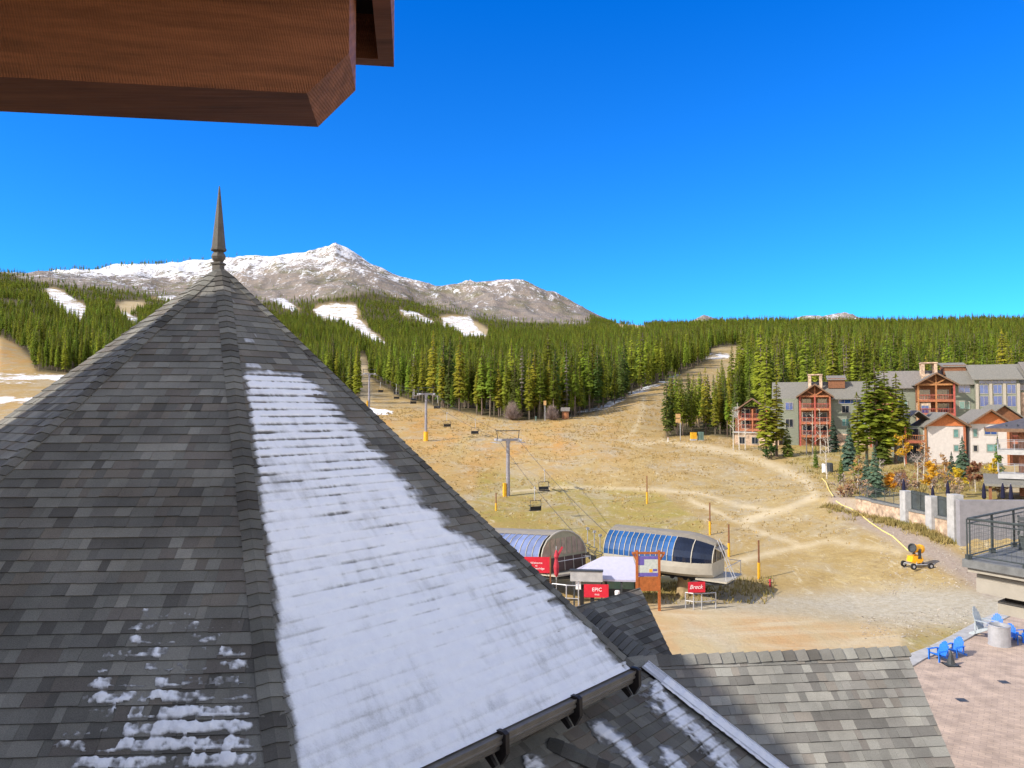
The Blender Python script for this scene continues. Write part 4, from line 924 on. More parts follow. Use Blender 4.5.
def tower_stack(root, x0, x1, y0, depth, decks, ze, zr, wood='redwood', base='stonewarm', zb=0.0, mid_post=True, truss=True, wall='brownwood'):
    y1 = y0 + depth
    w = MB(); w.box(x0 + .15, x1 - .15, y1 - .1, y1 + .5, zb - 1.5, ze + .3); w.build('recess_wall', wall, root)
    for sx in (x0, x1 - .32) + (((x0 + x1) / 2 - .14,) if mid_post else ()):
        p = MB(); p.box(sx, sx + (.32 if sx != (x0 + x1) / 2 - .14 else .28), y0 - .012, y0 + .30, zb - 1.5, ze); p.build('post', wood, root)
    for z in decks:
        balcony(root, x0 + .02, x1 - .02, y0 + .02, y1, z, wood=wood)
        for k in range(2):
            xa = x0 + .6 + k * (x1 - x0) / 2; window(root, xa, xa + (x1 - x0) / 2 - 1.2, z + .1, z + 2.1, y1 - .12, 'glassdark', .12, 1, 'glass_door')
    if truss:
        t = MB(); t.box(x0, x1, y0, y0 + .25, ze - .35, ze); xm = (x0 + x1) / 2
        t.box(xm - .12, xm + .12, y0 + .02, y0 + .22, ze, zr - .3)
        for sg in (-1, 1): t.prism([(xm, y0 + .03, ze + .1), (xm + sg * .3, y0 + .03, ze), (xm + sg * (x1 - x0) * .28, y0 + .03, ze + (zr - ze) * .42), (xm + sg * (x1 - x0) * .26, y0 + .03, ze + (zr - ze) * .52)], (0, .15, 0))
        t.build('truss', wood, root)
        g = MB(); g.prism([(x0, y0 + .9, ze), (x1, y0 + .9, ze), (xm, y0 + .9, zr - .1)], (0, .1, 0)); g.build('gable_panel', 'brownwood', root)
    r = MB(); gable(r, x0, x1, y0 - .3, y1 + 3.5, ze, zr, 'y', .55); r.build('roof', 'roofgrey', root)
    f = MB(); xm = (x0 + x1) / 2; s = (zr - ze) / ((x1 - x0) / 2)
    for sg, xe in ((-1, x0 - .58), (1, x1 + .58)):
        zz = ze - s * .58; f.prism([(xm, y0 - .9, zr + .2), (xe, y0 - .9, zz + .2), (xe, y0 - .9, zz - .12), (xm, y0 - .9, zr - .14)], (0, .06, 0))
    f.build('barge_board', 'fasciawood', root)
def cupola(root, x0, x1, y0, y1, z0, z1):
    c = MB()
    for x in (x0, x1 - .55):
        for y in (y0, y1 - .55): c.box(x, x + .55, y, y + .55, z0, z1 - .25)
    c.box(x0 - .1, x1 + .1, y0 - .1, y1 + .1, z1 - .25, z1); c.box(x0 + .05, x1 - .05, y0 + .05, y1 - .05, z0 - .2, z0 + .9); c.build('chimney', 'stonewarm', root)
def wing(root, x0, x1, y0, y1, ze, zr, wallm='siding', zb=-2.0, roofm='roofgrey', over=.7, stone=0):
    w = MB(); ym = (y0 + y1) / 2; w.prism([(x0, y0, zb), (x0, y1, zb), (x0, y1, ze), (x0, ym, zr - .1), (x0, y0, ze)], (x1 - x0, 0, 0)); w.build('wall', wallm, root)
    r = MB(); gable(r, x0, x1, y0, y1, ze, zr, 'x', over); r.build('roof', roofm, root)
    if stone: s = MB(); s.box(x0 - .08, x1 + .08, y0 - .08, y1 + .08, zb, stone); s.build('stone_base', 'stonewarm', root)
def dormer(root, x0, x1, y0, y1, z0, z1):
    w = MB(); w.box(x0 + .3, x1 - .3, y0 + .3, y1 - .3, z0, z1 - .5); w.build('dormer_wall', 'brownwood', root)
    r = MB(); r.prism([(x0, y0, z1 - .9), (x0, y1, z1), (x0, y1, z1 + .2), (x0, y0, z1 - .7)], (x1 - x0, 0, 0)); r.build('roof', 'roofgrey', root)
def lodge_a():
    g = P(815, 449, 155); root = thing('lodge', 'lodge with reddish timber balcony tower and low gabled brown wing among conifers', 'lodge', tuple(g), math.radians(-20), 'timber lodges at the foot of the wood')
    wing(root, -7.6, 15, 1.2, 12, 10.6, 13.9, stone=3.2)
    tower_stack(root, -3.0, 3.0, -2.6, 2.6, [2.8, 5.5, 8.3], 11.0, 13.2, truss=True)
    w = MB(); w.box(-6.3, -3.1, .2, 1.3, -2, 10.4); w.build('bay_wall', 'siding', root)
    window(root, -5.7, -4.1, 8.0, 9.7, .17, 'glassblue'); window(root, -5.7, -4.1, 4.4, 6.2, .17, 'glassdark')
    for zz in (1.9, 4.7, 7.4): 
        for xx in (5.2, 8.0): window(root, xx, xx + 1.5, zz, zz + 1.6, 1.15, 'glassgreen' if zz < 5 else 'glassdark')
    window(root, 4.6, 9.3, 9.3, 10.5, 1.15, 'glassblue', .1, 3)
    tower_stack(root, 10.2, 14.4, -1.4, 2.4, [0.4, 3.0, 5.6, 8.2], 10.9, 12.8)
    cupola(root, -1.0, 1.7, 3.2, 5.6, 12.3, 15.6); dormer(root, 2.6, 6.4, 3.5, 7, 12.6, 15.2)
    wing(root, -16, -7.5, 3.6, 9, 6.6, 8.6, 'brownwood', stone=3.4, over=.2)
    tower_stack(root, -15.2, -9.2, -.6, 3.2, [3.9, 6.2], 8.2, 10.4, truss=False)
    b = MB(); b.box(-15.8, -7.0, -1.6, 2.0, -2, 3.2); b.build('stone_base', 'stonewarm', root)
    b = MB(); b.box(-16.2, -6.8, -2.0, 2.2, 3.205, 3.42); b.build('terrace_slab', 'concrete', root)
    for k in range(3): window(root, -15 + k * 2.6, -13.6 + k * 2.6, .9, 2.4, -1.66, 'glassdark')
    return root
def lodge_b():
    g = P(935, 452, 148); root = thing('lodge', 'large lodge with orange-red gabled balcony tower and tall bays of blue windows', 'lodge', tuple(g), math.radians(-20), 'timber lodges at the foot of the wood')
    wing(root, -9, 3.4, 1.5, 12, 13.0, 16.2, stone=2.5)
    for zz in (3.0, 5.8, 8.6): window(root, -6.2, -4.4, zz, zz + 1.6, 1.45, 'glassgreen')
    tower_stack(root, -3.2, 3.3, -2.2, 3.0, [4.6, 7.5, 10.2], 13.4, 15.4, wall='brownwood')
    b = MB(); b.box(-3.0, -.9, -1.9, .7, -2, 9.7); b.build('stone_bay', 'stonewarm', root); window(root, -2.6, -1.2, 7.6, 9.2, -1.95, 'glassblue')
    cupola(root, -1.6, 1.2, 3.0, 5.6, 14.6, 17.9); dormer(root, 2.2, 6.8, 4, 8.4, 15.4, 17.8)
    wing(root, 3.4, 16.6, .6, 12, 13.6, 17.2)
    bw = MB(); bw.box(7.0, 14.2, -.7, .7, -2, 14.0); bw.build('bay_wall', 'siding', root)
    r = MB(); r.prism([(6.4, -1.6, 14.0), (6.4, 4.5, 17.0), (6.4, 4.5, 17.2), (6.4, -1.6, 14.2)], (8.4, 0, 0)); r.build('roof', 'roofgrey', root)
    for k in range(4): p = MB(); x = 7.0 + k * 2.27; p.box(x, x + .5, -.95, -.7, -2, 13.3); p.build('pilaster', 'stuccograin', root)
    for k in range(3):
        x = 7.62 + k * 2.27
        for z0, z1 in ((5.6, 7.6), (8.9, 11.0), (11.35, 13.15)): window(root, x, x + 1.55, z0, z1, -.72, 'glassblue', .09)
    window(root, 7.6, 13.8, 13.3, 13.95, -.72, 'glassblue', .06, 5)
    window(root, 4.3, 6.4, 11.6, 13.2, .55, 'glassblue'); window(root, 4.4, 6.3, 8.4, 10.0, .55, 'glassgreen'); window(root, 4.4, 6.3, 5.4, 7.0, .55, 'glassgreen')
    b = MB(); b.box(14.6, 17.8, -.2, .7, -2, 11.6); b.build('stone_bay', 'stonewarm', root); window(root, 15.3, 16.9, 8.6, 11.0, -.26, 'glassblue'); window(root, 14.6, 16.4, 12.0, 13.3, .55, 'glassblue')
    tower_stack(root, 18.2, 24.2, -3.5, 4, [4.6, 7.5, 10.2], 13.6, 16.0)
    wing(root, 16.6, 34, .6, 12, 14.4, 17.6); cupola(root, 21.0, 23.5, 1.6, 4.2, 15.4, 19.0)
    return root
def townhouse():
    g = P(960, 453, 125); root = thing('townhouse', 'pair of white stucco town houses with orange gables and green windows', 'townhouse', tuple(g), math.radians(-14))
    for (x0, x1, ze, zr, wx) in ((-4.9, .9, 4.6, 6.5, -1.0), (1.6, 7.3, 5.0, 7.0, 2.6)):
        w = MB(); w.box(x0, x1, 0, 8, -2, ze); w.build('wall', 'stucco', root)
        gp = MB(); xm = (x0 + x1) / 2; gp.prism([(x0, -.03, ze), (x1, -.03, ze), (xm, -.03, zr)], (0, 8, 0)); gp.build('gable_panel', 'orangewood', root)
        b = MB(); b.box(x0 - .05, x1 + .05, -.14, -.032, ze - .12, ze + .12); b.build('band_board', 'orangewood', root)
        r = MB(); gable(r, x0, x1, -.5, 8, ze, zr + .1, 'y', .55); r.build('roof', 'roofgrey', root)
        f = MB(); s = (zr - ze) / ((x1 - x0) / 2)
        for xe in (x0 - .6, x1 + .6): f.prism([(xm, -1.1, zr + .3), (xe, -1.1, ze - s * .6 + .3), (xe, -1.1, ze - s * .6 - .02), (xm, -1.1, zr + 0)], (0, .06, 0))
        f.build('barge_board', 'fasciawood', root)
        c = MB(); c.box(x1 - .35, x1 + .02, -.08, -.002, -2, ze - .13); c.build('corner_board', 'redwood', root)
    window(root, -1.0, -.1, 2.5, 4.0, -.02, 'glassgreen', .14, 0); window(root, -1.0, -.1, .2, 1.4, -.02, 'glassgreen', .14, 0)
    window(root, 1.9, 2.7, 2.6, 4.1, -.02, 'glassgreen', .14, 0); window(root, 3.6, 5.6, 3.0, 4.3, -.02, 'glassblue', .14, 1); window(root, 3.9, 5.9, .2, 1.6, -.02, 'glassgreen', .14, 1); window(root, 1.9, 2.7, .2, 1.4, -.02, 'glassdark', .14, 0)
    # porch on the left with a deck, set-back gables behind
    w = MB(); w.box(-8.6, -4.9, 2.2, 8, -2, 4.4); w.build('wall', 'siding', root)
    balcony(root, -8.4, -5.0, -.2, 2.2, 1.9)
    for x in (-8.4, -5.3): p = MB(); p.box(x, x + .28, -.21, .1, -2, 4.2); p.build('post', 'redwood', root)
    window(root, -7.6, -5.6, 2.0, 4.0, 2.18, 'glassdark'); window(root, -7.6, -5.6, -.8, 1.2, 2.18, 'glassdark')
    r = MB(); gable(r, -9.0, -2.2, 2.4, 8, 4.3, 6.9, 'y', .5); r.build('roof', 'roofgrey', root)
    r = MB(); gable(r, 4.0, 10.6, 2, 9, 5.4, 7.9, 'y', .5); r.build('roof', 'roofgrey', root)
    w = MB(); w.prism([(4.2, 2.2, -2), (10.4, 2.2, -2), (10.4, 2.2, 5.4), (7.3, 2.2, 7.8), (4.2, 2.2, 5.4)], (0, 6.5, 0)); w.build('wall', 'brownwood', root)
    balcony(root, 7.6, 10.4, .4, 2.2, 1.9)
    for x in (7.6, 10.1): p = MB(); p.box(x, x + .28, .39, .7, -2, 4.4); p.build('post', 'redwood', root)
    p = MB(); p.tube((1.25, -.1, -1), (1.25, -.1, 5.2), .06, n=6); p.build('downpipe', 'steeldark', root)
M['orangewood'] = mat('orange_shingle_gable', (0.52, 0.17, 0.06), 0.75, 0.12, 5)
def metal_railing(root, pts, h, name='railing', post=1.5, wires=True, m='steelgreen'):
    mb = MB()
    for a, b in zip(pts[:-1], pts[1:]):
        a, b = Vector(a), Vector(b); d = b - a; n = max(1, int(d.length / post))
        for k in range(n + 1): q = a + d * k / n; mb.tube(q, q + Vector((0, 0, h)), .035, n=5)
        for z in (h, h * .86, .12): mb.tube(a + Vector((0, 0, z)), b + Vector((0, 0, z)), .03, n=5)
        if wires:
            m_ = int(d.length / .13)
            for k in range(m_): q = a + d * (k + .5) / m_; mb.tube(q + Vector((0, 0, .12)), q + Vector((0, 0, h * .86)), .009, n=3, caps=False)
    return mb.build(name, m, root)
def balcony_building():
    g = P(1000, 497, 88); g.z = ground(g.x, g.y); root = thing('balcony_building', 'low brick and tan building with dark roof, steel balcony rails and deep porch roof', 'building', tuple(g), math.radians(-31))
    w = MB(); w.box(2.6, 20, 2.2, 6, -2, 7.6); w.build('wall', 'stuccograin', root)
    for x, a, b in ((2.0, -2, 7.55), (4.4, 3, 5.4)): p = MB(); p.box(x, x + .8, 1.2, 2.19, a, b); p.build('brick_pier', 'brick', root)
    for z in (2.75, 5.5):
        d = MB(); d.box(-.1 if z > 5 else .3, 18, -1.6, 2.18, z - .5, z - .02); d.box(-.2, 18, -1.7, -1.61, z - .55, z + .02); o = d.build('balcony', 'concrete', root)
        metal_railing(o, [(-.1, 2.0, z), (-.1, -1.6, z), (6, -1.6, z)], 1.15, m='galv')
        window(root, 3.0, 4.3, z, z + 2.2, 2.16, 'glassdark'); window(root, 5.5, 8, z, z + 2.2, 2.16, 'glassdark')
    r = MB(); r.face([(-1.2, -2.4, 7.9), (20, -2.4, 7.9), (20, 4, 10.4), (6.5, 4, 10.4)]); r.face([(-1.2, -2.4, 7.9), (6.5, 4, 10.4), (6.5, 4.1, 10.2), (-1.2, 6, 7.9)]); r.build('roof', 'roofdark', root)
    f = MB(); f.box(-1.3, 20, -2.5, -2.41, 7.55, 7.95); f.box(-1.3, -1.21, -2.4, 6, 7.55, 7.95); f.build('fascia_board', 'fasciawood', root)
    so = MB(); so.box(-1.2, 20, -2.4, 2.1, 7.6, 7.7); so.build('soffit', 'soffit', root)
    b = MB()
    for k in range(9): b.box(.6 + k * 1.1, .7 + k * 1.1, -1.7, -1.4, 8.15, 8.5)
    b.build('snow_guard', 'steeldark', root)
    pr = MB(); pr.prism([(-1.6, -4.6, 1.5), (-1.6, 2.1, 2.25), (-1.6, 2.1, 2.45), (-1.6, -4.6, 1.75)], (20, 0, 0)); pr.build('porch_roof', 'roofgrey', root)
    for x in (-1.2, 4.5): p = MB(); p.box(x, x + .3, -4.3, -4.0, -2, 1.55); p.build('post', 'brownwood', root)
    i = MB(); i.box(2.9, 19, 2.08, 2.17, -1, 1.6); i.build('dark_interior_band', 'glassdark', root)  # dark sheet standing for the dim interior under the porch roof
    ch = MB(); ch.box(8.0, 8.6, 2.6, 3.4, 9, 12.2); ch.build('chimney', 'roofdark', root)
M['brick'] = mat('red_brick', (0.34, 0.15, 0.09), 0.9, 0.2, 6)
lodge_a(); lodge_b(); townhouse(); balcony_building()
for uu, Yc, rr in ((760, 157, 10), (795, 157, 13), (835, 157, 13), (870, 157, 9), (905, 150, 9), (940, 152, 14), (980, 152, 14), (1020, 150, 16)):
    q = P(uu, HZ, Yc); BUILD_PADS.append((q.x, q.y + 4, rr))
# stone retaining wall with glass and steel fence
def retaining():
    root = thing('retaining_wall', 'sandstone retaining wall with grey concrete pillars and dark fence panels above the dirt road', 'wall', (0, 0, 0))
    ys = [85.5, 82.6, 77.4, 73.6, 70.4]; topz = 3.75
    tz = lambda y: float(np.interp(y, [70, 86, 92], [3.55, 4.0, 4.4]))
    st = MB(); cp_ = MB(); fn = MB(); gl = MB()
    for ya, yb in zip(ys[:-1], ys[1:]):
        xa, xb = wall_x(ya), wall_x(yb); za, zb = tz(ya), tz(yb)
        for m_, w_, zlo, zhi_a, zhi_b in ((st, .35, -2.2, za, zb), (cp_, .45, None, za, zb)):
            lo_a = -2.2 if zlo is not None else za + .004; lo_b = -2.2 if zlo is not None else zb + .004
            hi_a = za if zlo is not None else za + .22; hi_b = zb if zlo is not None else zb + .22
            m_.prism([(xa - w_, ya, lo_a), (xa - w_, ya, hi_a), (xa + .3, ya, hi_a), (xa + .3, ya, lo_a)], (xb - xa, yb - ya, 0))
    st.build('stone_wall', 'stonewarm', root); cp_.build('coping', 'deckgrey', root)
    for y in (77.0, 73.2, 70.2):
        x = wall_x(y); p = MB(); p.box(x - .62, x + .30, y - .55, y + .55, -2, tz(y) + (2.0 if y > 72 else 2.6)); p.build('pillar', 'concrete', root)
    for ya, yb, h, m in ((85.2, 77.7, 1.3, 0), (76.4, 73.8, 1.9, 1), (72.6, 70.9, 1.9, 1)):
        a = Vector((wall_x(ya) - .1, ya, tz(ya) + .22)); b = Vector((wall_x(yb) - .1, yb, tz(yb) + .22))
        fo = metal_railing(root, [a, b], h, 'fence', 1.3, wires=(m == 0))
        if m: g = MB(); g.prism([a + Vector((.03, 0, .1)), b + Vector((.03, 0, .1)), b + Vector((.03, 0, h)), a + Vector((.03, 0, h))], (.02, 0, 0)); g.build('glass_panel', 'smokeglass', fo)
    q0 = Vector((wall_x(70) + .3, 70.0, 0)); 
    w = MB(); w.box(q0.x - .9, q0.x + 22, q0.y - 1.2, q0.y - .6, -2, 5.75); w.build('rendered_wall', 'lavender', root)
M['deckgrey'] = mat('grey_deck', (0.17, 0.17, 0.165), 0.8, 0.15, 5)
M['smokeglass'] = mat('smoked_glass_panel', (0.05, 0.06, 0.065), 0.12, 0.3, .6, spec=0.5)
retaining()
def hotel_terrace():
    c = P(962, 559, 19.9); zf = c.z; root = thing('hotel_terrace', 'raised hotel terrace with stepped taupe edge bands', 'building', (c.x, c.y, 0))
    d1 = Vector((.51, -.86, 0)); d2 = Vector((.80, .60, 0))
    def slab(mb, i1, i2, z0, z1, l=20, w=16):
        o = -(-d1 * 0) + d1 * i1 + d2 * i2
        mb.prism([o + Vector((0, 0, z0)), o + d2 * w + Vector((0, 0, z0)), o + d2 * w + d1 * l + Vector((0, 0, z0)), o + d1 * l + Vector((0, 0, z0))], (0, 0, z1 - z0))
    s = MB(); slab(s, 0, 0, zf - .20, zf); s.build('deck_slab', 'deckgrey', root)
    s = MB(); slab(s, .10, .09, zf - .32, zf - .203); slab(s, .24, .30, zf - .48, zf - .383); slab(s, .24, .26, zf - .85, zf - .483); s.build('edge_band', 'stuccograin', root)
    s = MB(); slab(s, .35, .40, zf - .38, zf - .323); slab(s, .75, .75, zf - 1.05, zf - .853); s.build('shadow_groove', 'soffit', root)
    s = MB(); slab(s, .62, .62, zf - 1.38, zf - 1.053); s.build('edge_band', 'stuccograin', root)
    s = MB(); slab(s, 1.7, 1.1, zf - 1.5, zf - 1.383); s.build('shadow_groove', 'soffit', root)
    w = MB(); slab(w, 6.5, 4.5, 0, zf - 1.503, 12, 10); w.build('wall', 'stuccograin', root)
    # railing
    for (a, b, nm) in (((0, 0), (18, 0), 1), ((0, 0), (0, 9), 2)):
        A = d1 * (a[0] + .12) + d2 * (a[1] + .12) + Vector((0, 0, zf)); B = d1 * (b[0] + .12) + d2 * (b[1] + .12) + Vector((0, 0, zf)); r = MB(); D = B - A; n = int(D.length / 1.35)
        for k in range(n + 1):
            if nm == 2 and k == 0: continue
            q = A + D * k / n
            for off in (-.035, .035): r.tube(q + D.normalized() * off, q + D.normalized() * off + Vector((0, 0, 1.05)), .02, n=5)
            r.box(q.x - .06, q.x + .06, q.y - .06, q.y + .06, q.z, q.z + .12)
        r.tube(A + Vector((0, 0, 1.06)), B + Vector((0, 0, 1.06)), .035, n=6); r.tube(A + Vector((0, 0, .94)), B + Vector((0, 0, .94)), .018, n=5); r.tube(A + Vector((0, 0, .10)), B + Vector((0, 0, .10)), .02, n=5)
        ro = r.build('railing', 'steelgreen', root)
        m_ = MB(); n = int(D.length / .11)
        for k in range(n): q = A + D * (k + .5) / n; m_.tube(q + Vector((0, 0, .1)), q + Vector((0, 0, .94)), .0035, n=3, caps=False)
        for k in range(1, 8): m_.tube(A + Vector((0, 0, .1 + .105 * k)), B + Vector((0, 0, .1 + .105 * k)), .0035, n=3, caps=False)
        m_.build('mesh_infill', 'steelgreen', ro)
    # furniture on the terrace
    for k, (i1, i2, rz) in enumerate(((1.0, 3.4, 0.2), (3.2, 3.2, 0.0), (5.6, 3.0, .1))):
        p = Vector((c.x, c.y, zf)) + d1 * i1 + d2 * i2
        so = thing('terrace_bench', ('grey slatted bench near the far corner of the hotel terrace rail', 'second grey slatted bench along the hotel terrace rail', 'third grey slatted bench along the hotel terrace rail')[k], 'bench', tuple(p), rz, 'benches on the hotel terrace')
        s = MB()
        for j in range(4): s.box(-.8, .8, -.30 + j * .15, -.18 + j * .15, .40, .44)
        s.build('seat', 'deckgrey', so); s = MB()
        for j in range(3): s.box(-.8, .8, .32, .35, .52 + j * .14, .63 + j * .14)
        s.build('backrest', 'deckgrey', so)
        for sx in (-.75, .70): l = MB(); l.box(sx, sx + .05, -.3, .36, 0, .40); l.box(sx, sx + .05, .351, .39, .40, .95); l.build('leg', 'steelgreen', so)
hotel_terrace()
# ------------------------------------------------------------------ paved plaza, lower right
def pav_mat():
    m = bpy.data.materials.new('brick_pavers'); m.use_nodes = True; nt = m.node_tree; N = nt.nodes.new; L = nt.links.new; b = nt.nodes['Principled BSDF']; b.inputs['Roughness'].default_value = .9
    tc = N('ShaderNodeTexCoord'); mp = N('ShaderNodeMapping'); mp.inputs['Rotation'].default_value = (0, 0, .6); L(tc.outputs['Object'], mp.inputs[0])
    br = N('ShaderNodeTexBrick'); br.inputs['Scale'].default_value = 1.0; br.inputs['Brick Width'].default_value = .46; br.inputs['Row Height'].default_value = .23; br.inputs['Mortar Size'].default_value = .012
    br.inputs['Color1'].default_value = (.47, .35, .265, 1); br.inputs['Color2'].default_value = (.40, .30, .235, 1); br.inputs['Mortar'].default_value = (.30, .23, .19, 1); L(mp.outputs[0], br.inputs[0])
    nz = N('ShaderNodeTexNoise'); nz.inputs['Scale'].default_value = 1.3; nz.inputs['Detail'].default_value = 8; L(tc.outputs['Object'], nz.inputs[0])
    hs = N('ShaderNodeHueSaturation'); r = N('ShaderNodeMapRange'); r.inputs[1].default_value = .3; r.inputs[2].default_value = .7; r.inputs[3].default_value = .8; r.inputs[4].default_value = 1.22; L(nz.outputs[0], r.inputs[0]); L(r.outputs[0], hs.inputs['Value']); L(br.outputs[0], hs.inputs['Color']); L(hs.outputs[0], b.inputs['Base Color'])
    return m
M['pavers'] = pav_mat()
def gp(u, v, z=0.0):
    d = P(u, v, 10) - Vector((0, 0, CAMZ)); return Vector((0, 0, CAMZ)) + d * ((z - CAMZ) / d.z)
def plaza():
    edge = [gp(u, v) for u, v in ((905, 672), (925, 660), (945, 652), (968, 640), (985, 630), (1000, 622), (1020, 612), (1060, 600), (1110, 592))]
    far = edge[-1]; pts = edge + [Vector((75, far.y, 0)), Vector((75, 2, 0)), Vector((3, 2, 0)), Vector((3, 22, 0)), Vector((14, 30, 0))]
    mb = MB(); mb.prism([p + Vector((0, 0, -.5)) for p in pts[::-1]], (0, 0, .52)); o = mb.build('plaza_paving', 'pavers'); tag(o, kind='structure')
    k = MB()
    for a, b in zip(edge[:-1], edge[1:]):
        d = (b - a); d.normalize(); n = Vector((-d.y, d.x, 0))
        k.prism([a - d * .02 + Vector((0, 0, -.5)), b + Vector((0, 0, -.5)), b + n * .9 + Vector((0, 0, -.5)), a - d * .02 + n * .9 + Vector((0, 0, -.5))], (0, 0, .60))
    tag(k.build('plaza_kerb', 'concrete'), kind='structure')
plaza()
# ------------------------------------------------------------------ lift terminals
def hit(u, v):
    d = P(u, v, 10) - Vector((0, 0, CAMZ)); lo = 20.0
    for k in range(4000):
        t = 20 + k * .25; q = Vector((0, 0, CAMZ)) + d * (t / 10)
        if q.z <= ground(q.x, q.y): return Vector((q.x, q.y, ground(q.x, q.y)))
    return q
def loft(mb, xs, prof, sy, sz, zc):
    rows = []
    for x in xs: rows.append([(x, y * sy(x), zc + (z - zc) * sz(x)) for y, z in prof])
    for a, b in zip(rows[:-1], rows[1:]):
        for i in range(len(prof) - 1): mb.face([a[i], a[i + 1], b[i + 1], b[i]])
    return rows
def sides(mb, xs, prof, sy, sz, zc):
    loft(mb, xs, prof, sy, sz, zc); loft(mb, xs, [(-y, z) for y, z in prof][::-1], sy, sz, zc)
def terminal(label, near, rz, Ln, hw, glaz, nose_glaz, shell, roofm, nose=True):
    root = thing('lift_terminal', label, 'lift terminal', tuple(near), rz, 'chairlift terminals')
    N_ = 2.9 if nose else .25
    def k_(x): return max(0, min(1, (x + N_) / N_))
    sy = lambda x: math.sqrt(max(0, 1 - (.80 * k_(x)) ** 2)) if nose else 1.0
    sz = lambda x: 1 - .30 * k_(x) ** 2 if nose else 1.0
    zb = 3.1
    shellp = [(hw * .80, 1.95), (hw * .97, 2.2), (hw, 2.7), (hw, 3.1)]
    glazp = [(hw, 3.1), (hw * .985, 3.5), (hw * .90, 4.0), (hw * .74, 4.5), (hw * .50, 4.88)]
    roofp = [(hw * .50, 4.88), (hw * .25, 5.10), (0, 5.18), (-hw * .25, 5.10), (-hw * .50, 4.88)]
    xs = list(np.linspace(-Ln, -N_, 14)) + (list(np.linspace(-N_, 0, 12))[1:] if nose else [0])
    m = MB(); sides(m, xs, shellp, sy, lambda x: 1.0, zb)
    e = [(0, y * sy(0), z) for y, z in shellp]; m.face(e + [(0, -y, z) for _, y, z in reversed(e)])
    e = [(-Ln, y, z) for y, z in shellp + glazp[1:] + roofp[1:3]]; m.face(e + [(x, -y, z) for x, y, z in reversed(e)])
    u_ = [(x, hw * .80 * sy(x), 1.95) for x in xs]; m.face(u_ + [(x, -y, z) for x, y, z in reversed(u_)]); m.build('shell', shell, root, False)
    bd = -N_
    xg = [x for x in xs if x <= bd + 1e-6]; xn = [x for x in xs if x >= bd - 1e-6]
    m = MB(); sides(m, xg, glazp, sy, sz, zb); m.build('skylight_panels', glaz, root)
    rb = MB()
    for i in range(14):
        x = -Ln + (Ln - N_) * (i + .0) / 13
        for s in (1, -1): rb.line([(x, s * y * 1.012, z + .02) for y, z in glazp], .035, 4)
    if nose:
        m = MB(); sides(m, xn, glazp, sy, sz, zb); e = [(0, y * sy(0), zb + (z - zb) * sz(0)) for y, z in glazp]; m.face(e + [(x, -y, z) for x, y, z in reversed(e)]); m.build('nose_glazing', nose_glaz, root)
        for x in (-N_ * .5, 0):
            for s in (1, -1): rb.line([(x + .02, s * y * sy(x) * 1.02, zb + (z - zb) * sz(x) + .02) for y, z in glazp], .045, 4)
        for yy in (-.45, .45): rb.line([(0.03, yy * hw * .5, zb), (0.03, yy * hw * .5, zb + (4.88 - zb) * sz(0))], .04, 4)
        m = MB(); loft(m, xs, roofp, sy, sz, zb); e = [(0, y * sy(0), zb + (z - zb) * sz(0)) for y, z in roofp]; m.face(e); m.build('roof', roofm, root)
        v = MB(); v.prism([(.02, -hw * .42, 3.72 + .48), (.5, -hw * .36, 3.95), (.5, hw * .36, 3.95), (.02, hw * .42, 4.2)], (0, 0, .06)); v.build('nose_visor', roofm, root)
    else:
        m = MB(); loft(m, xs, [(y * 1.03, z + .03) for y, z in roofp], sy, sz, zb); m.build('roof', roofm, root)
        # arched end wall: bronze windows over a brown skirt
        arch = [(0, y, z) for y, z in glazp + roofp[1:]] ; full = arch + [(0, -y, z) for y, z in glazp[-2::-1]]
        g = MB(); g.prism(full, (.05, 0, 0)); gw = g.build('end_wall', 'termolive', root)
        tops = lambda y: float(np.interp(abs(y), [0, hw * .25, hw * .5, hw * .74, hw * .9, hw * .985, hw], [5.18, 5.1, 4.88, 4.5, 4.0, 3.5, 3.1])) - .22
        xsplit = [-hw * .97, -hw * .60, -hw * .36, -hw * .12, hw * .12, hw * .36, hw * .60, hw * .97]
        for a, b in zip(xsplit[:-1], xsplit[1:]):
            a += .07; b -= .07; z0 = 3.28; top = [(y, min(tops(y), 4.62)) for y in np.linspace(a, b, 7)]
            top = [(y, z) for y, z in top if z > z0 + .05]
            w = MB(); w.prism([(.055, top[0][0], z0), (.055, top[-1][0], z0)] + [(.055, y, z) for y, z in reversed(top)], (.02, 0, 0)); w.build('window', 'bronzeglass', root)
        s = MB(); s.box(-.02, .03, -hw * .97, hw * .97, 1.97, 3.08); s.build('skirt_panel', 'termbrown', root)
        for k in range(5): rb.tube((.06, -hw * .8 + k * hw * .4, 1.97), (.06, -hw * .8 + k * hw * .4, 3.1), .03, n=4)
        for s in (1, -1): rb.line([(.08, s * y, z) for y, z in glazp + roofp[1:3]], .07, 5)
    rb.build('frame_ribs', 'termbeige', root)
    for x in (-2.9, -Ln + 2): c = MB(); c.lathe([(.75, -1.2), (.62, .2), (.50, 1.2), (.62, 1.96)], 10, (x, 0, 0)); c.build('pedestal', 'termpost', root)
    d = MB(); d.box(-1.2, 1.3, -hw * .8, hw * .8, 1.78, 1.90); d.build('service_platform', 'termbeige', root)
    rr = MB()
    for y in (-hw * .75, hw * .75): rr.tube((1.2, y, 1.93), (1.2, y, 3.0), .03, n=4)
    rr.tube((1.2, -hw * .75, 2.95), (1.2, hw * .75, 2.95), .03, n=4); rr.tube((1.2, hw * .75, 2.95), (.3, hw * .75, 2.95), .03, n=4)
    for s in (-.25, .25) if nose else (): rr.tube((.2, s - .6, 4.9), (1.5, s - .6, 1.95), .03, n=4)
    rr.build('ladder_rail', 'galv', root)
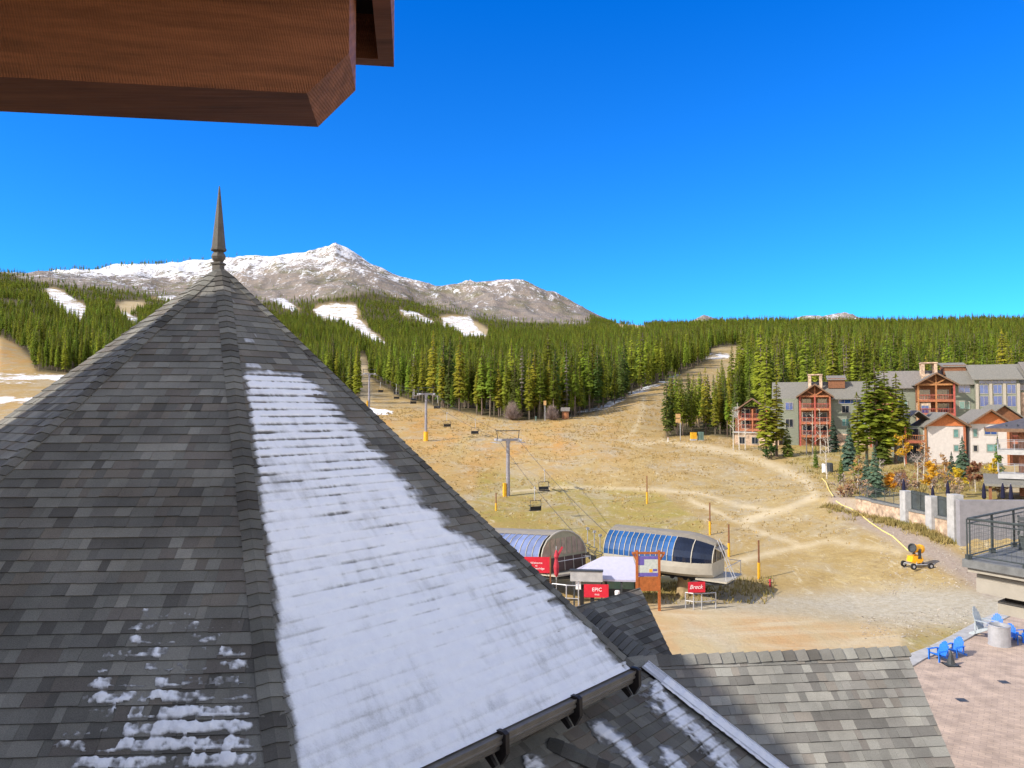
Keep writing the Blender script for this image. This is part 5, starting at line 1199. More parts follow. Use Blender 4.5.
    bul = MB(); bul.lathe([(1.7, 1.45), (1.75, 1.5), (1.75, 1.6), (1.7, 1.65)], 20, (-.6, 0, 0)); bul.build('bullwheel', 'steeldark', root)
    t = MB()
    for k in range(8): 
        for s in (1, -1): t.tube((-2.2 - k * 1.1, s * hw * .62, 1.75), (-2.2 - k * 1.1, s * hw * .62 + .05, 1.75), .22, n=8)
    t.box(-Ln + 1, -1, hw * .58, hw * .62, 1.7, 1.9); t.box(-Ln + 1, -1, -hw * .62, -hw * .58, 1.7, 1.9); t.build('drive_tyres', 'rubber', root)
    return root
M['termpost'] = mat('tan_pedestal', (0.33, 0.24, 0.13), 0.7, 0.15, 2)
nr = P(717, 410, 60.0); TR1 = Vector((nr.x, nr.y, ground(nr.x, nr.y))); RZ1 = math.atan2(-.57, .82); TX1 = Vector((-.82, .57, 0)).normalized()
terminal('beige lift terminal with bright blue glazed side and rounded navy glass nose', TR1, RZ1, 9.0, 2.35, 'blueglaz', 'navyglass', 'termbeige', 'termroof', True)
nl = P(566, 410, 61.5); TL1 = Vector((nl.x, nl.y, ground(nl.x, nl.y)))
terminal('olive lift terminal with arched end of bronze windows and pale lilac side panels', TL1, math.atan2(-.78, .62), 11, 2.45, 'paleglaz', 'bronzeglass', 'termolive', 'termroof', False).rotation_euler[1] = -.10
# ------------------------------------------------------------------ towers, rope, chairs
AX1 = Vector((-.34, .94, 0)).normalized(); AC1 = Vector((AX1.y, -AX1.x, 0)); GAUGE = 1.6
def lift_tower(u, vb, vt, Y, label, pad):
    b = G(u, Y); H = (vb - vt) * Y / F; b = Vector((b.x, b.y, ground(b.x, b.y)))
    root = thing('lift_tower', label, 'lift tower', tuple(b), math.atan2(AX1.y, AX1.x), 'chairlift towers')
    t = MB(); t.tube((0, 0, -.5), (0, 0, H - 1.6), .34, .26, 14); t.build('mast', 'galvpole', root, False)
    t = MB(); t.box(-.16, .16, -GAUGE - .3, GAUGE + .3, H - 1.6, H - 1.25); t.box(-.22, .22, -.3, .3, H - 2.0, H - 1.6); t.build('crossarm', 'galvpole', root)
    f = MB()
    for y in (-GAUGE - .1, GAUGE + .1): f.tube((0, y, H - 1.25), (0, y * 1.08, H), .06, n=5)
    f.tube((0, -GAUGE * 1.2, H - .02), (0, GAUGE * 1.2, H - .02), .07, n=5)
    for y in (-GAUGE * 1.2, GAUGE * 1.2): f.tube((0, y, H - .02), (0, y * 1.06, H + .2), .05, n=4)
    f.build('lifting_frame', 'steeldark', root)
    for s in (-1, 1):
        w = MB()
        for k in range(6): w.tube((-1.5 + k * .6, s * GAUGE - .05, H - 1.45), (-1.5 + k * .6, s * GAUGE + .05, H - 1.45), .22, n=10)
        w.box(-1.6, 1.6, s * GAUGE + s * .08, s * GAUGE + s * .14, H - 1.55, H - 1.3); w.box(-1.7, 1.7, s * (GAUGE + .5) - .3, s * (GAUGE + .5) + .3, H - 1.85, H - 1.80); w.build('sheave_train', 'galv', root)
    l = MB(); l.tube((.36, .1, .5), (.30, .1, H - 1.7), .02, n=3); l.tube((.36, -.1, .5), (.30, -.1, H - 1.7), .02, n=3); l.build('ladder', 'galv', root)
    if pad: p = MB(); p.tube((0, 0, -.2), (0, 0, 2.1), .52, .52, 12); p.build('yellow_pad', 'yellow', root)
    else: p = MB(); p.box(-.3, .3, .36, .75, -.2, 2.0); p.build('yellow_pad', 'yellow', root)
    return root, b, H
M['galvpole'] = mat('grey_pole', (0.25, 0.24, 0.27), 0.5, 0.15, 2, metal=0.2)
tw = [lift_tower(508, 497, 432, 116, 'nearest grey lift tower standing alone on the open slope above the terminals', False),
      lift_tower(426, 441, 388, 170, 'middle grey lift tower with yellow padded foot near the left wood', True),
      lift_tower(369, 407, 369, 232, 'farthest lift tower, beside a blue-white snow patch at the mouth of the narrow trail', False)]
RP = [TR1 + TX1 * 9.2 + Vector((0, 0, 2.4))] + [Vector((b.x, b.y, b.z + H - 1.23)) for _, b, H in tw]
q = RP[-1] + (RP[-1] - RP[-2]) * 1.6; RP.append(Vector((q.x, q.y, ground(q.x, q.y) + 9)))
RP0 = TR1 + TX1 * 6 + Vector((0, 0, 2.1))
def rope_at(y, side):
    pts = [RP0] + RP
    for a, b in zip(pts[:-1], pts[1:]):
        if a.y <= y <= b.y:
            t = (y - a.y) / (b.y - a.y); sag = 4 * t * (1 - t) * (b - a).length ** 2 * .00022
            return a.lerp(b, t) + AC1 * side * (GAUGE if a != RP0 else GAUGE * .75 + .25 * GAUGE * t) - Vector((0, 0, sag))
rp = MB()
for s in (-1, 1):
    ys = np.linspace(RP[0].y + .1, RP[-1].y - .1, 90); pts = [rope_at(float(y), s) for y in ys]; rp.line(pts, .025, 4)
tag(rp.build('haul_rope', 'steeldark'), 'thin dark steel haul rope running up the slope over the grey towers', 'cable')
CHAIR = None
def lift_chair(label, loc, rz):
    global CHAIR
    if CHAIR is not None: return copy_tree(CHAIR, loc, rz, label)
    root = thing('lift_chair', label, 'lift chair', loc, rz, 'empty chairs hanging on the lift rope')
    h = MB(); h.box(-.15, .15, -.06, .06, -.1, .12); h.line([(0, .0, 0), (0, .05, -.5), (0, .05, -1.5)], .045, 6); h.build('hanger', 'galv', root)
    f = MB(); w = .68
    f.line([(-.25, -w, -2.7), (-.25, -w, -1.6), (0, -w * .8, -1.5), (0, w * .8, -1.5), (-.25, w, -1.6), (-.25, w, -2.7)], .035, 5)
    f.line([(.35, -w, -2.1), (.35, w, -2.1)], .03, 5); f.line([(-.2, -w, -2.15), (.35, -w, -2.1)], .025, 4); f.line([(-.2, w, -2.15), (.35, w, -2.1)], .025, 4); f.build('frame', 'steeldark', root)
    s = MB(); s.box(-.25, .28, -w, w, -2.70, -2.60); s.build('seat', 'rubber', root)
    s = MB(); s.prism([(-.25, -w, -2.57), (-.19, -w, -2.57), (-.31, -w, -2.15), (-.37, -w, -2.15)], (0, 2 * w, 0)); s.build('backrest', 'rubber', root)
    CHAIR = root; return root
rzA = math.atan2(AX1.y, AX1.x)
for y, s, lab in ((90, -1, 'empty lift chair just behind the two terminals on the left rope'), (98, 1, 'empty lift chair halfway from terminal to nearest tower, right rope'),
                  (138, 1, 'empty lift chair between nearest and middle towers, lower of the pair'),
                  (146, -1, 'empty lift chair between nearest and middle towers, upper of the pair'), (166, 1, 'empty lift chair hanging right beside the middle tower'), (175, -1, 'empty lift chair just uphill of the middle tower'),
                  (186, 1, 'empty lift chair beyond the middle tower on the right rope, nearer one'), (191, -1, 'empty lift chair beyond the middle tower on the left rope, nearer one'), (204, 1, 'empty lift chair close before the farthest tower, right rope'), (209, -1, 'empty lift chair close before the farthest tower, left rope')):
    q = rope_at(y, s); lift_chair(lab, tuple(q), rzA + (math.pi if s > 0 else 0))
# parked chairs between the terminals
for k, (u, v, dz) in enumerate(((590, 553, 0), (597, 557, .1), (603, 562, 0.2))):
    q = hit(u, v + 14); c = lift_chair(('spare lift chair parked between the terminals, farthest of three', 'spare lift chair parked between the terminals, middle of three', 'spare lift chair parked between the terminals, closest to the blue panels')[k], (q.x, q.y + 2, q.z + 3.3), .4)
    c['group'] = 'spare chairs parked between the terminals'
# ------------------------------------------------------------------ poles with yellow pads
def pad_pole(u, vb, vt, label):
    b = hit(u, vb); H = (vb - vt) * b.y / F; root = thing('marker_pole', label, 'pole', tuple(b), 0, 'brown marker poles with yellow pads')
    m = MB(); m.tube((0, 0, -.3), (0, 0, H), .09, .075, 7); m.build('pole', 'brownwood', root)
    m = MB(); m.tube((0, 0, 0), (0, 0, H * .42), .13, .13, 8); m.build('yellow_pad', 'yellow', root)
for a in ((496, 511, 493, 'brown pole with yellow pad below the nearest lift tower'), (647, 504, 476, 'brown yellow-padded pole alone on the pale track, highest of the line'), (710, 535, 503, 'brown yellow-padded pole above the blue terminal nose, second highest in the line'),
          (729, 557, 525, 'brown yellow-padded pole immediately right of the blue terminal'), (759, 579, 541, 'tallest brown yellow-padded pole at the corner of the gravel')): pad_pole(*a)
# ------------------------------------------------------------------ lift entrance: hut, gates, boards, banners
def kiosk():
    c = hit(614, 600); c = P(609, 410, 59.3); z = ground(c.x, c.y); root = thing('lift_hut', 'ticket hut with pale lilac hipped canopy in front of the terminals', 'hut', (c.x, c.y, z), -.12)
    r = MB(); a = [(-2.7, -1.6, 2.1), (2.3, -1.6, 2.1), (2.3, 1.9, 2.1), (-2.7, 1.9, 2.1)]; t0, t1 = (-.6, .4, 3.45), (1.8, .4, 3.45)
    r.face([a[0], a[1], t1, t0]); r.face([a[1], a[2], t1]); r.face([a[2], a[3], t0, t1]); r.face([a[3], a[0], t0]); r.prism([(x, y, z_ - .14) for x, y, z_ in a], (0, 0, .135)); r.build('canopy', 'canopy', root)
    f = MB(); f.box(-3.0, -.55, -2.1, -1.7, 2.0, 2.75); f.build('fascia_board', 'concrete', root); f = MB(); f.box(-3.05, -.5, -2.15, -1.65, 2.755, 2.85); f.build('fascia_cap', 'steeldark', root)
    for x in (-2.8, -.7, .8, 2.2): p = MB(); p.box(x, x + .14, -1.5, -1.36, -.3, 1.95); p.build('post', 'steeldark', root)
    w = MB(); w.box(-.4, 2.1, .2, 1.6, -.2, 1.95); w.build('booth_wall', 'steeldark', root); g = MB(); g.box(-.2, 1.9, .16, .19, 1.0, 2.0); g.build('booth_window', 'glassgreen', root)
    for x in (-2.3, -1.5): g = MB(); g.box(x, x + .3, -1.3, -1.0, -.2, 1.5); g.build('gate_reader', 'rubber', root)
    s = MB(); s.box(-2.6, -2.2, -1.9, -1.86, 1.35, 1.95); s.build('notice', 'white', root)
    s = MB(); s.lathe([(.12, 0.1), (.18, 1.0), (.2, 1.5), (.16, 1.55)], 10, (.55, -1.9, -.2)); s.build('white_bollard', 'white', root)
    return root
kiosk()
def flat_sign(name, label, cat, u0, u1, v0, v1, Y, rz, board, lines, posts=True, th=.06, shear=0.0, frame=None, zfoot=None):
    a, b = P(u0, v1, Y), P(u1, v0, Y); w = b.x - a.x; h = b.z - a.z; xc = (a.x + b.x) / 2; zg = ground(xc, Y)
    root = thing(name, label, cat, (xc, Y, zg), rz); z0 = a.z - zg
    p = MB(); p.box(-w / 2, w / 2, 0, th, z0, z0 + h); bo = p.build('board', board, root)
    if posts:
        for x in (-w / 2 - .12, w / 2): q = MB(); q.box(x, x + .12, -.01, th + .06, -.3, z0 + h + .1); q.build('post', frame or 'brownwood', root)
    for body, size, dx, dz in lines: text_part('lettering', body, size * h, 'lettering', bo, (dx * w, -.008, z0 + h * (.5 + dz)), (math.pi / 2, 0, 0), shear=shear)
    return root
flat_sign('welcome_sign', 'red welcome board on brown posts by the olive terminal, lettered in white', 'sign', 521, 549.5, 557, 573, 58.2, -.05, 'red', [('Welcome', .19, .04, .13), ('to', .16, .04, -.04), ('Breckenridge', .19, .04, -.22)])
flat_sign('gate_banner', 'red banner with tall white lettering on the lift gate under the pale board', 'banner', 584, 608.5, 584.5, 597.5, 55.2, -.06, 'red', [('EPIC', .40, .03, .10), ('PASS', .17, .03, -.28)], posts=False).location.z += 0
flat_sign('fence_banner', 'red banner with slanting white script tied up under the blue terminal', 'banner', 688, 705.5, 582, 592.5, 56.6, .12, 'red', [('Breck', .55, -.05, .02)], posts=False, shear=.35)
def map_board():
    Y = 56.4; a, b = P(637, 591, Y), P(659, 552, Y); xc = (a.x + b.x) / 2; zg = ground(xc, Y); w = b.x - a.x; root = thing('map_board', 'orange timber trail map board in front of the blue terminal', 'sign', (xc, Y, zg), .02)
    zt = b.z - zg; zb_ = a.z - zg
    for x in (-w / 2 - .08, w / 2 - .08): p = MB(); p.box(x, x + .18, -.05, .13, -.4, zt + .12); p.build('post', 'signwood', root)
    p = MB(); p.box(-w / 2 - .35, w / 2 + .45, -.02, .10, zt - .16, zt); p.prism([(-w / 2 - .35, .0, zt - .16), (-w / 2 - .2, .0, zt - .16), (-w / 2 + .0, 0, zt - .62), (-w / 2 - .06, 0, zt - .66)], (0, .08, 0)); p.prism([(w / 2 + .45, .0, zt - .16), (w / 2 + .3, .0, zt - .16), (w / 2 + .02, 0, zt - .62), (w / 2 + .1, 0, zt - .66)], (0, .08, 0)); p.build('crossbeam', 'signwood', root)
    zm = zb_ + (zt - zb_) * .36
    p = MB(); p.box(-w / 2 + .101, w / 2 - .081, .0, .06, zb_, zm); p.build('lower_panel', 'signwood', root)
    p = MB(); p.box(-w / 2 + .101, w / 2 - .081, .0, .05, zm + .04, zt - .30); mp = p.build('map_panel', 'mappaper', root)
    W_ = w - .18; H_ = zt - .34 - zm; z0 = zm + .04
    for x0, x1, zz0, zz1 in ((.0, 1, .84, 1.0), (0, .30, .55, .839), (0, 1, 0, .18), (.74, .96, .25, .36)):
        p = MB(); p.box(-w / 2 + .101 + W_ * x0, -w / 2 + .101 + W_ * x1, -.006, -.001, z0 + H_ * zz0, z0 + H_ * zz1); p.build('printed_band', 'purple', mp)
    p = MB(); p.box(-w / 2 + .1 + W_ * .56, -w / 2 + .1 + W_ * .72, -.006, -.001, z0 + H_ * .2, z0 + H_ * .36); p.build('printed_patch', 'yellow', mp)
map_board()
M['redcloth'] = mat('red_cloth', (0.45, 0.04, 0.06), 0.8, 0.15)
# queue fences and loading rails
def rails(label, pts, h=1.1):
    mb = MB(); pts = [Vector((p.x, p.y, ground(p.x, p.y))) for p in pts]
    for a, b in zip(pts[:-1], pts[1:]):
        mb.tube(a + Vector((0, 0, h)), b + Vector((0, 0, h)), .04, n=5); mb.tube(a + Vector((0, 0, h * .5)), b + Vector((0, 0, h * .5)), .03, n=5)
    for p in pts: mb.tube(p, p + Vector((0, 0, h)), .045, n=5)
    tag(mb.build('queue_rail', 'galv'), label, 'railing', 'queue rails at the lifts')
rails('grey queue rail beside the red banner, in front of the olive terminal', [P(552, 410, 57), P(566, 410, 56.4), P(578, 410, 56.2), P(578, 410, 58)], 1.9)
rails('grey queue rail under the nose of the blue terminal', [P(684, 410, 57.2), P(692, 410, 56.8), P(700, 410, 56.8), P(714, 410, 57.2)], 1.2)
m = MB(); q0 = P(567, 410, 54.6); zg = ground(q0.x, q0.y); m.box(-.9, 1.1, -.5, .5, zg + .15, zg + .55); mo = m.build('landing_mat', 'blueplastic'); mo.location = (q0.x, q0.y, 0); tag(mo, 'thick blue crash mat on the ground by the queue rail', 'mat')
q0 = P(556, 410, 59.5); fl = thing('red_flag', 'red folded flag on a pole beside the arched terminal end', 'flag', (q0.x, q0.y, ground(q0.x, q0.y)))
m = MB(); m.tube((0, 0, 0), (0, 0, 4.3), .04, n=6); m.build('pole', 'galv', fl)
m = MB(); m.lathe([(.05, 1.9), (.17, 2.1), (.22, 2.7), (.12, 3.3), (.2, 3.5), (.05, 4.0)], 8); m.prism([(.02, -.02, 3.2), (.55, -.02, 4.2), (.42, -.02, 4.3), (0, -.02, 3.5)], (0, .05, 0)); m.build('cloth', 'redcloth', fl)
# ------------------------------------------------------------------ snow gun and hose
def snow_gun():
    b = hit(917, 569); root = thing('snow_gun', 'yellow fan snow gun on a wheeled trolley beside the dirt road', 'snow gun', tuple(b), math.radians(8))
    A = Matrix.Rotation(math.radians(-100), 4, 'Y') @ Matrix.Identity(4); A = (Matrix.Rotation(math.radians(200), 4, 'Z') @ Matrix.Rotation(math.radians(80), 4, 'Y')).to_3x3(); A = (Matrix.Rotation(math.radians(202), 3, 'Z') @ Matrix.Rotation(math.radians(82), 3, 'Y'))
    o = (.05, 0, 1.83)
    m = MB(); m.lathe([(.36, -.75), (.42, -.70), (.42, -.35), (.36, -.25), (.35, .2), (.40, .35), (.41, .75)], 16, o, axis=A); m.build('fan_barrel', 'snowgun', root)
    m = MB(); m.lathe([(.41, .752), (.44, .78), (.44, .95), (.36, .96), (.33, .80)], 16, o, axis=A); m.build('nozzle_ring', 'steeldark', root)
    m = MB(); m.lathe([(.30, -.752), (.38, -.76), (.36, -.82), (.1, -.86)], 16, o, axis=A); m.build('intake_grille', 'steeldark', root)
    m = MB(); m.box(-.16, .16, -.48, -.42, .95, 1.85); m.box(-.16, .16, .42, .48, .95, 1.85); m.box(-.2, .2, -.48, .48, .95, 1.05); m.tube((0, 0, .4), (0, 0, .95), .1, n=8); m.build('fork', 'steeldark', root)
    m = MB(); m.prism([(-.85, -.45, .62), (-.75, -.45, 1.15), (.2, -.45, 1.22), (.45, -.45, .85), (.2, -.45, .55), (-.4, -.45, .5)], (0, .9, 0)); m.build('control_box', 'snowgun', root)
    m = MB(); m.line([(-1.0, -.6, .42), (1.0, -.6, .42), (1.35, 0, .40), (1.0, .6, .42), (-1.0, .6, .42), (-1.0, -.6, .42)], .05, 5); m.line([(1.3, 0, .4), (2.0, .0, .3)], .05, 5); m.line([(-.5, -.6, .42), (-.2, -.3, .8)], .04, 5); m.line([(.5, .6, .42), (.2, .3, .8)], .04, 5); m.build('trolley_frame', 'galv', root)
    for x, y in ((-.95, -.78), (-.95, .78), (1.0, -.78), (1.0, .78)):
        w = MB(); w.tube((x, y - .09, .29), (x, y + .09, .29), .30, n=14); wo = w.build('wheel', 'rubber', root); h = MB(); h.tube((x, y - .1, .29), (x, y + .1, .29), .14, n=8); h.build('rim', 'galv', wo)
snow_gun(); bpy.data.objects['snow_gun'].scale = (.82, .82, .9)
hp = MB(); pts = []
for u, v in ((836, 503), (842, 506), (850, 509), (860, 515), (870, 523), (882, 531), (893, 538), (901, 545), (908, 552)):
    q = hit(u, v); pts.append(q + Vector((0, 0, .07)))
hp.line(pts, .055, 6); tag(hp.build('hose', 'hose'), 'pale yellow hose lying down the slope to the snow gun', 'hose')
hp = MB(); hp.line([hit(u, v) + Vector((0, 0, .25)) for u, v in ((822, 480), (826, 484), (829, 492), (833, 499))], .07, 6); tag(hp.build('rope_line', 'hose'), 'short yellow rope running down the bank from the dark bin', 'rope')
def simple_boxes():
    b = hit(829, 473); r = thing('bin_box', 'dark bin with one white side standing on the grassy bank', 'bin', tuple(b), .2)
    m = MB(); m.lathe([(.62, 0), (.66, .1), (.62, 1.5), (.5, 1.6)], 10); m.build('body', 'steeldark', r); m = MB(); m.box(-1.0, -.68, -.4, .4, 0, 1.45); m.build('white_panel', 'white', r); m = MB(); m.box(-.7, .7, -.7, .7, -.2, .02); m.build('base', 'concrete', r)
    b = hit(693.5, 440.5); r = thing('padded_box', 'bright yellow padded utility box at the edge of the right wood', 'utility box', tuple(b), .05)
    m = MB(); m.box(-.62, .62, -.45, .45, .35, 1.75); o = m.build('body', 'yellow', r); m = MB(); m.box(-.7, .7, -.5, .5, -.2, .34); m.build('base', 'concrete', r); m = MB(); m.box(-.64, .64, -.47, .47, 1.755, 1.82); m.build('lid', 'yellow', r)
    b = hit(700.8, 440.5); r = thing('utility_cabinet', 'grey-green steel cabinet right of the yellow padded box', 'utility box', tuple(b), .05)
    m = MB(); m.box(-.55, .55, -.4, .4, .1, 1.9); m.build('body', 'greenbox', r); m = MB(); m.box(-.02, .02, -.42, -.402, .2, 1.8); m.build('door_seam', 'steeldark', r); m = MB(); m.box(-.65, .65, -.5, .5, -.2, .098); m.build('base', 'concrete', r)
    b = hit(680, 441); H = 27 * b.y / F; r = thing('trail_sign', 'wooden trail sign of two stacked boards on a grey post by the wood', 'sign', tuple(b))
    m = MB(); m.tube((.1, .06, -.3), (.1, .06, H), .07, n=6); m.build('post', 'galv', r)
    for z in (H - .9, H - 1.95): m = MB(); m.box(-.95, .15, -.02, .04, z, z + .9); m.build('board', 'tanboard', r)
    b = hit(668, 442); r = thing('marker_stake', 'short white stake in front of the lone fir at the run', 'stake', tuple(b)); m = MB(); m.tube((0, 0, -.2), (0, 0, 1.0), .07, n=6); m.build('stake', 'white', r); m = MB(); m.tube((0, 0, 1.0), (0, 0, 1.12), .075, n=6); m.build('tip', 'red', r)
    b = hit(563, 419); b = hit(565.5, 419); r = thing('ski_hut', 'small red-brown hut with grey roof at the corner of the wood', 'hut', tuple(b), -.15)
    m = MB(); m.box(-.9, .9, -.8, .8, -.3, 2.3); m.build('wall', 'brownwood', r); m = MB(); gable(m, -1, 1, -.9, .9, 2.3, 3.0, 'x', .25); m.build('roof', 'roofgrey', r); m = MB(); m.box(-.35, .35, -.83, -.80, 0, 1.9); m.build('door', 'redwood', r)
    b = hit(545, 421); H = 19 * b.y / F; r = thing('lamp_pole', 'grey pole with small orange lamp box in front of the bare bushes', 'pole', tuple(b)); m = MB(); m.tube((0, 0, -.2), (0, 0, H), .09, n=6); m.build('pole', 'galv', r); m = MB(); m.box(-.35, .35, -.3, .3, H - .9, H + .3); m.build('lamp_box', 'tanboard', r)
    for u, v, n_ in ((536, 421, 'dark green hydrant post left of the orange lamp pole'), (770, 587, 'short red post in the shade of the blue terminal')):
        b = hit(u, v); r = thing('hydrant', n_, 'hydrant', tuple(b)); m = MB(); sc_ = 1.0 if v < 500 else .5; r.scale = (sc_, sc_, sc_); m.lathe([(.16, -.1), (.16, .9), (.22, .95), (.2, 1.15), (.05, 1.25)], 8); m.build('body', 'greenbox' if v < 500 else 'redcloth', r); m = MB(); m.tube((-.3, 0, .7), (.3, 0, .7), .08, n=6); m.build('outlet', 'steeldark', r)
M['tanboard'] = mat('tan_board', (0.50, 0.31, 0.13), 0.7, 0.15, 2)
simple_boxes()
# ------------------------------------------------------------------ plaza furniture
ADI = {}
def adirondack(label, loc, rz, m='blueplastic', group='blue plaza chairs'):
    if m in ADI: return copy_tree(ADI[m], loc, rz, label, group)
    root = thing('adirondack_chair', label, 'chair', loc, rz, group)      # faces local -y
    s = MB()
    for k in range(6): y = -.38 + k * .105; z = .40 - k * .028; s.box(-.29, .29, y, y + .09, z - .022, z)
    s.build('seat', m, root); b = MB()
    for k in range(7):
        x = -.28 + k * .08; h = .82 - .045 * (k - 3) ** 2 * .55; d = Vector((0, .42, .91)); p = Vector((x, .20, .25)); q = p + d * h
        b.prism([p, p + Vector((.072, 0, 0)), q + Vector((.072, 0, 0)), q], (0, .022, -.01))
    b.build('backrest', m, root)
    for sx in (-.40, .28): a = MB(); a.box(sx, sx + .13, -.46, .34, .56, .582); a.build('armrest', m, root)
    for sx in (-.345, .295):
        l = MB(); l.box(sx, sx + .05, -.42, -.32, 0, .559); l.build('leg', m, root)
        l = MB(); l.prism([(sx, -.38, .36), (sx, -.38, .44), (sx, .62, .09), (sx, .62, 0), (sx, .52, 0)], (.05, 0, 0)); l.prism([(sx, .28, .1), (sx, .34, .1), (sx, .34, .558), (sx, .28, .558)], (.05, 0, 0)); l.build('leg', m, root)
    ADI[m] = root; return root
zt = .022
def pz(u, v): q = gp(u, v, zt); return (q.x, q.y, zt)
adirondack('blue slatted garden chair near the kerb, nearer of the facing-left pair', pz(939, 660), math.radians(-68))
adirondack('blue slatted garden chair right behind its twin along the kerb', pz(955, 655.5), math.radians(-60))
adirondack('blue slatted garden chair immediately right of the grey drum', pz(1011, 642), math.radians(-30))
adirondack('blue slatted garden chair cut off at the picture edge beyond the drum', pz(1024, 641), math.radians(-80))
def drum():
    r = thing('fire_pit_drum', 'grey cylindrical metal drum on the plaza between the blue chairs', 'drum', pz(999.5, 645)); m = MB(); m.lathe([(.60, 0), (.60, .06), (.585, .07), (.585, 1.12), (.61, 1.13), (.61, 1.2), (.52, 1.2), (.5, 1.0)], 28); m.build('body', 'galv', r, False)
    m = MB(); m.lathe([(.5, 1.0), (.3, 1.03), (.05, 1.06)], 20); m.build('ash_bed', 'steeldark', r)
    return r
drum()
M['greyplastic'] = mat('grey_plastic', (0.36, 0.40, 0.42), 0.5, 0.1)
def stacked(label, loc, rz):
    o = adirondack(label, loc, rz, 'greyplastic', None); return o
def pzr(u, Y): q = P(u, 410, Y); return (q.x, Y, zt)
stacked('pale grey slatted chair behind the drum, the only grey one', (pz(994, 641)[0], pz(994, 641)[1] + .8, zt), math.radians(30)).scale = (1.25, 1.25, 1.75)
adirondack('blue slatted garden chair straight behind the grey drum', (pz(1004, 641)[0], pz(1004, 641)[1] + .7, zt), math.radians(-40)).scale = (1.1, 1.1, 1.35)
r = thing('dark_cone', 'small dark cone beside the pair of blue chairs', 'cone', pz(951, 665)); m = MB(); m.lathe([(.34, 0), (.34, .04), (.22, .08), (.05, .75), (.02, .78)], 12); m.build('body', 'steeldark', r); m = MB(); m.box(-.36, .36, -.36, .36, 0, .03); m.build('base', 'rubber', r)  # plain dark cone, not a lamp
for u, v, l_ in ((962, 700, 'small dark drain plate in the paving, nearer one'), (1004, 682, 'small dark drain plate in the paving, farther one')):
    m = MB(); x, y, z = pz(u, v); m.box(x - .22, x + .22, y - .22, y + .22, zt - .1, zt + .006); tag(m.build('drain_cover', 'steeldark'), l_, 'drain cover')
# closed patio umbrellas behind the wall
UMB = None
for k, (u, vb, Y, lab) in enumerate(((904, 497, 84, 'closed navy patio umbrella left of the first concrete pillar'), (933, 508, 77, 'closed navy patio umbrella behind the glass fence panel'), (948, 496, 82, 'closed navy patio umbrella under the rust-coloured bush'),
                                (984, 497, 80, 'closed navy patio umbrella left under the porch roof'), (1003, 498, 80, 'closed navy patio umbrella centred under the porch roof'), (1011, 498, 79, 'closed navy patio umbrella right under the porch roof'))):
    q = P(u, vb, Y); zq = ground(q.x, Y)
    if UMB is None:
        UMB = thing('patio_umbrella', lab, 'umbrella', (q.x, Y, zq), 0, 'closed umbrellas on the patio'); m = MB(); m.tube((0, 0, 0), (0, 0, 2.5), .03, n=6); m.build('pole', 'galv', UMB); m = MB(); m.lathe([(.10, .75), (.22, .9), (.20, 1.3), (.13, 2.1), (.04, 2.45)], 9); m.build('canopy', 'navycloth', UMB); m = MB(); m.lathe([(.28, 0), (.28, .08), (.06, .12)], 10); m.build('base', 'concrete', UMB)
    else: copy_tree(UMB, (q.x, Y, zq), k, lab)
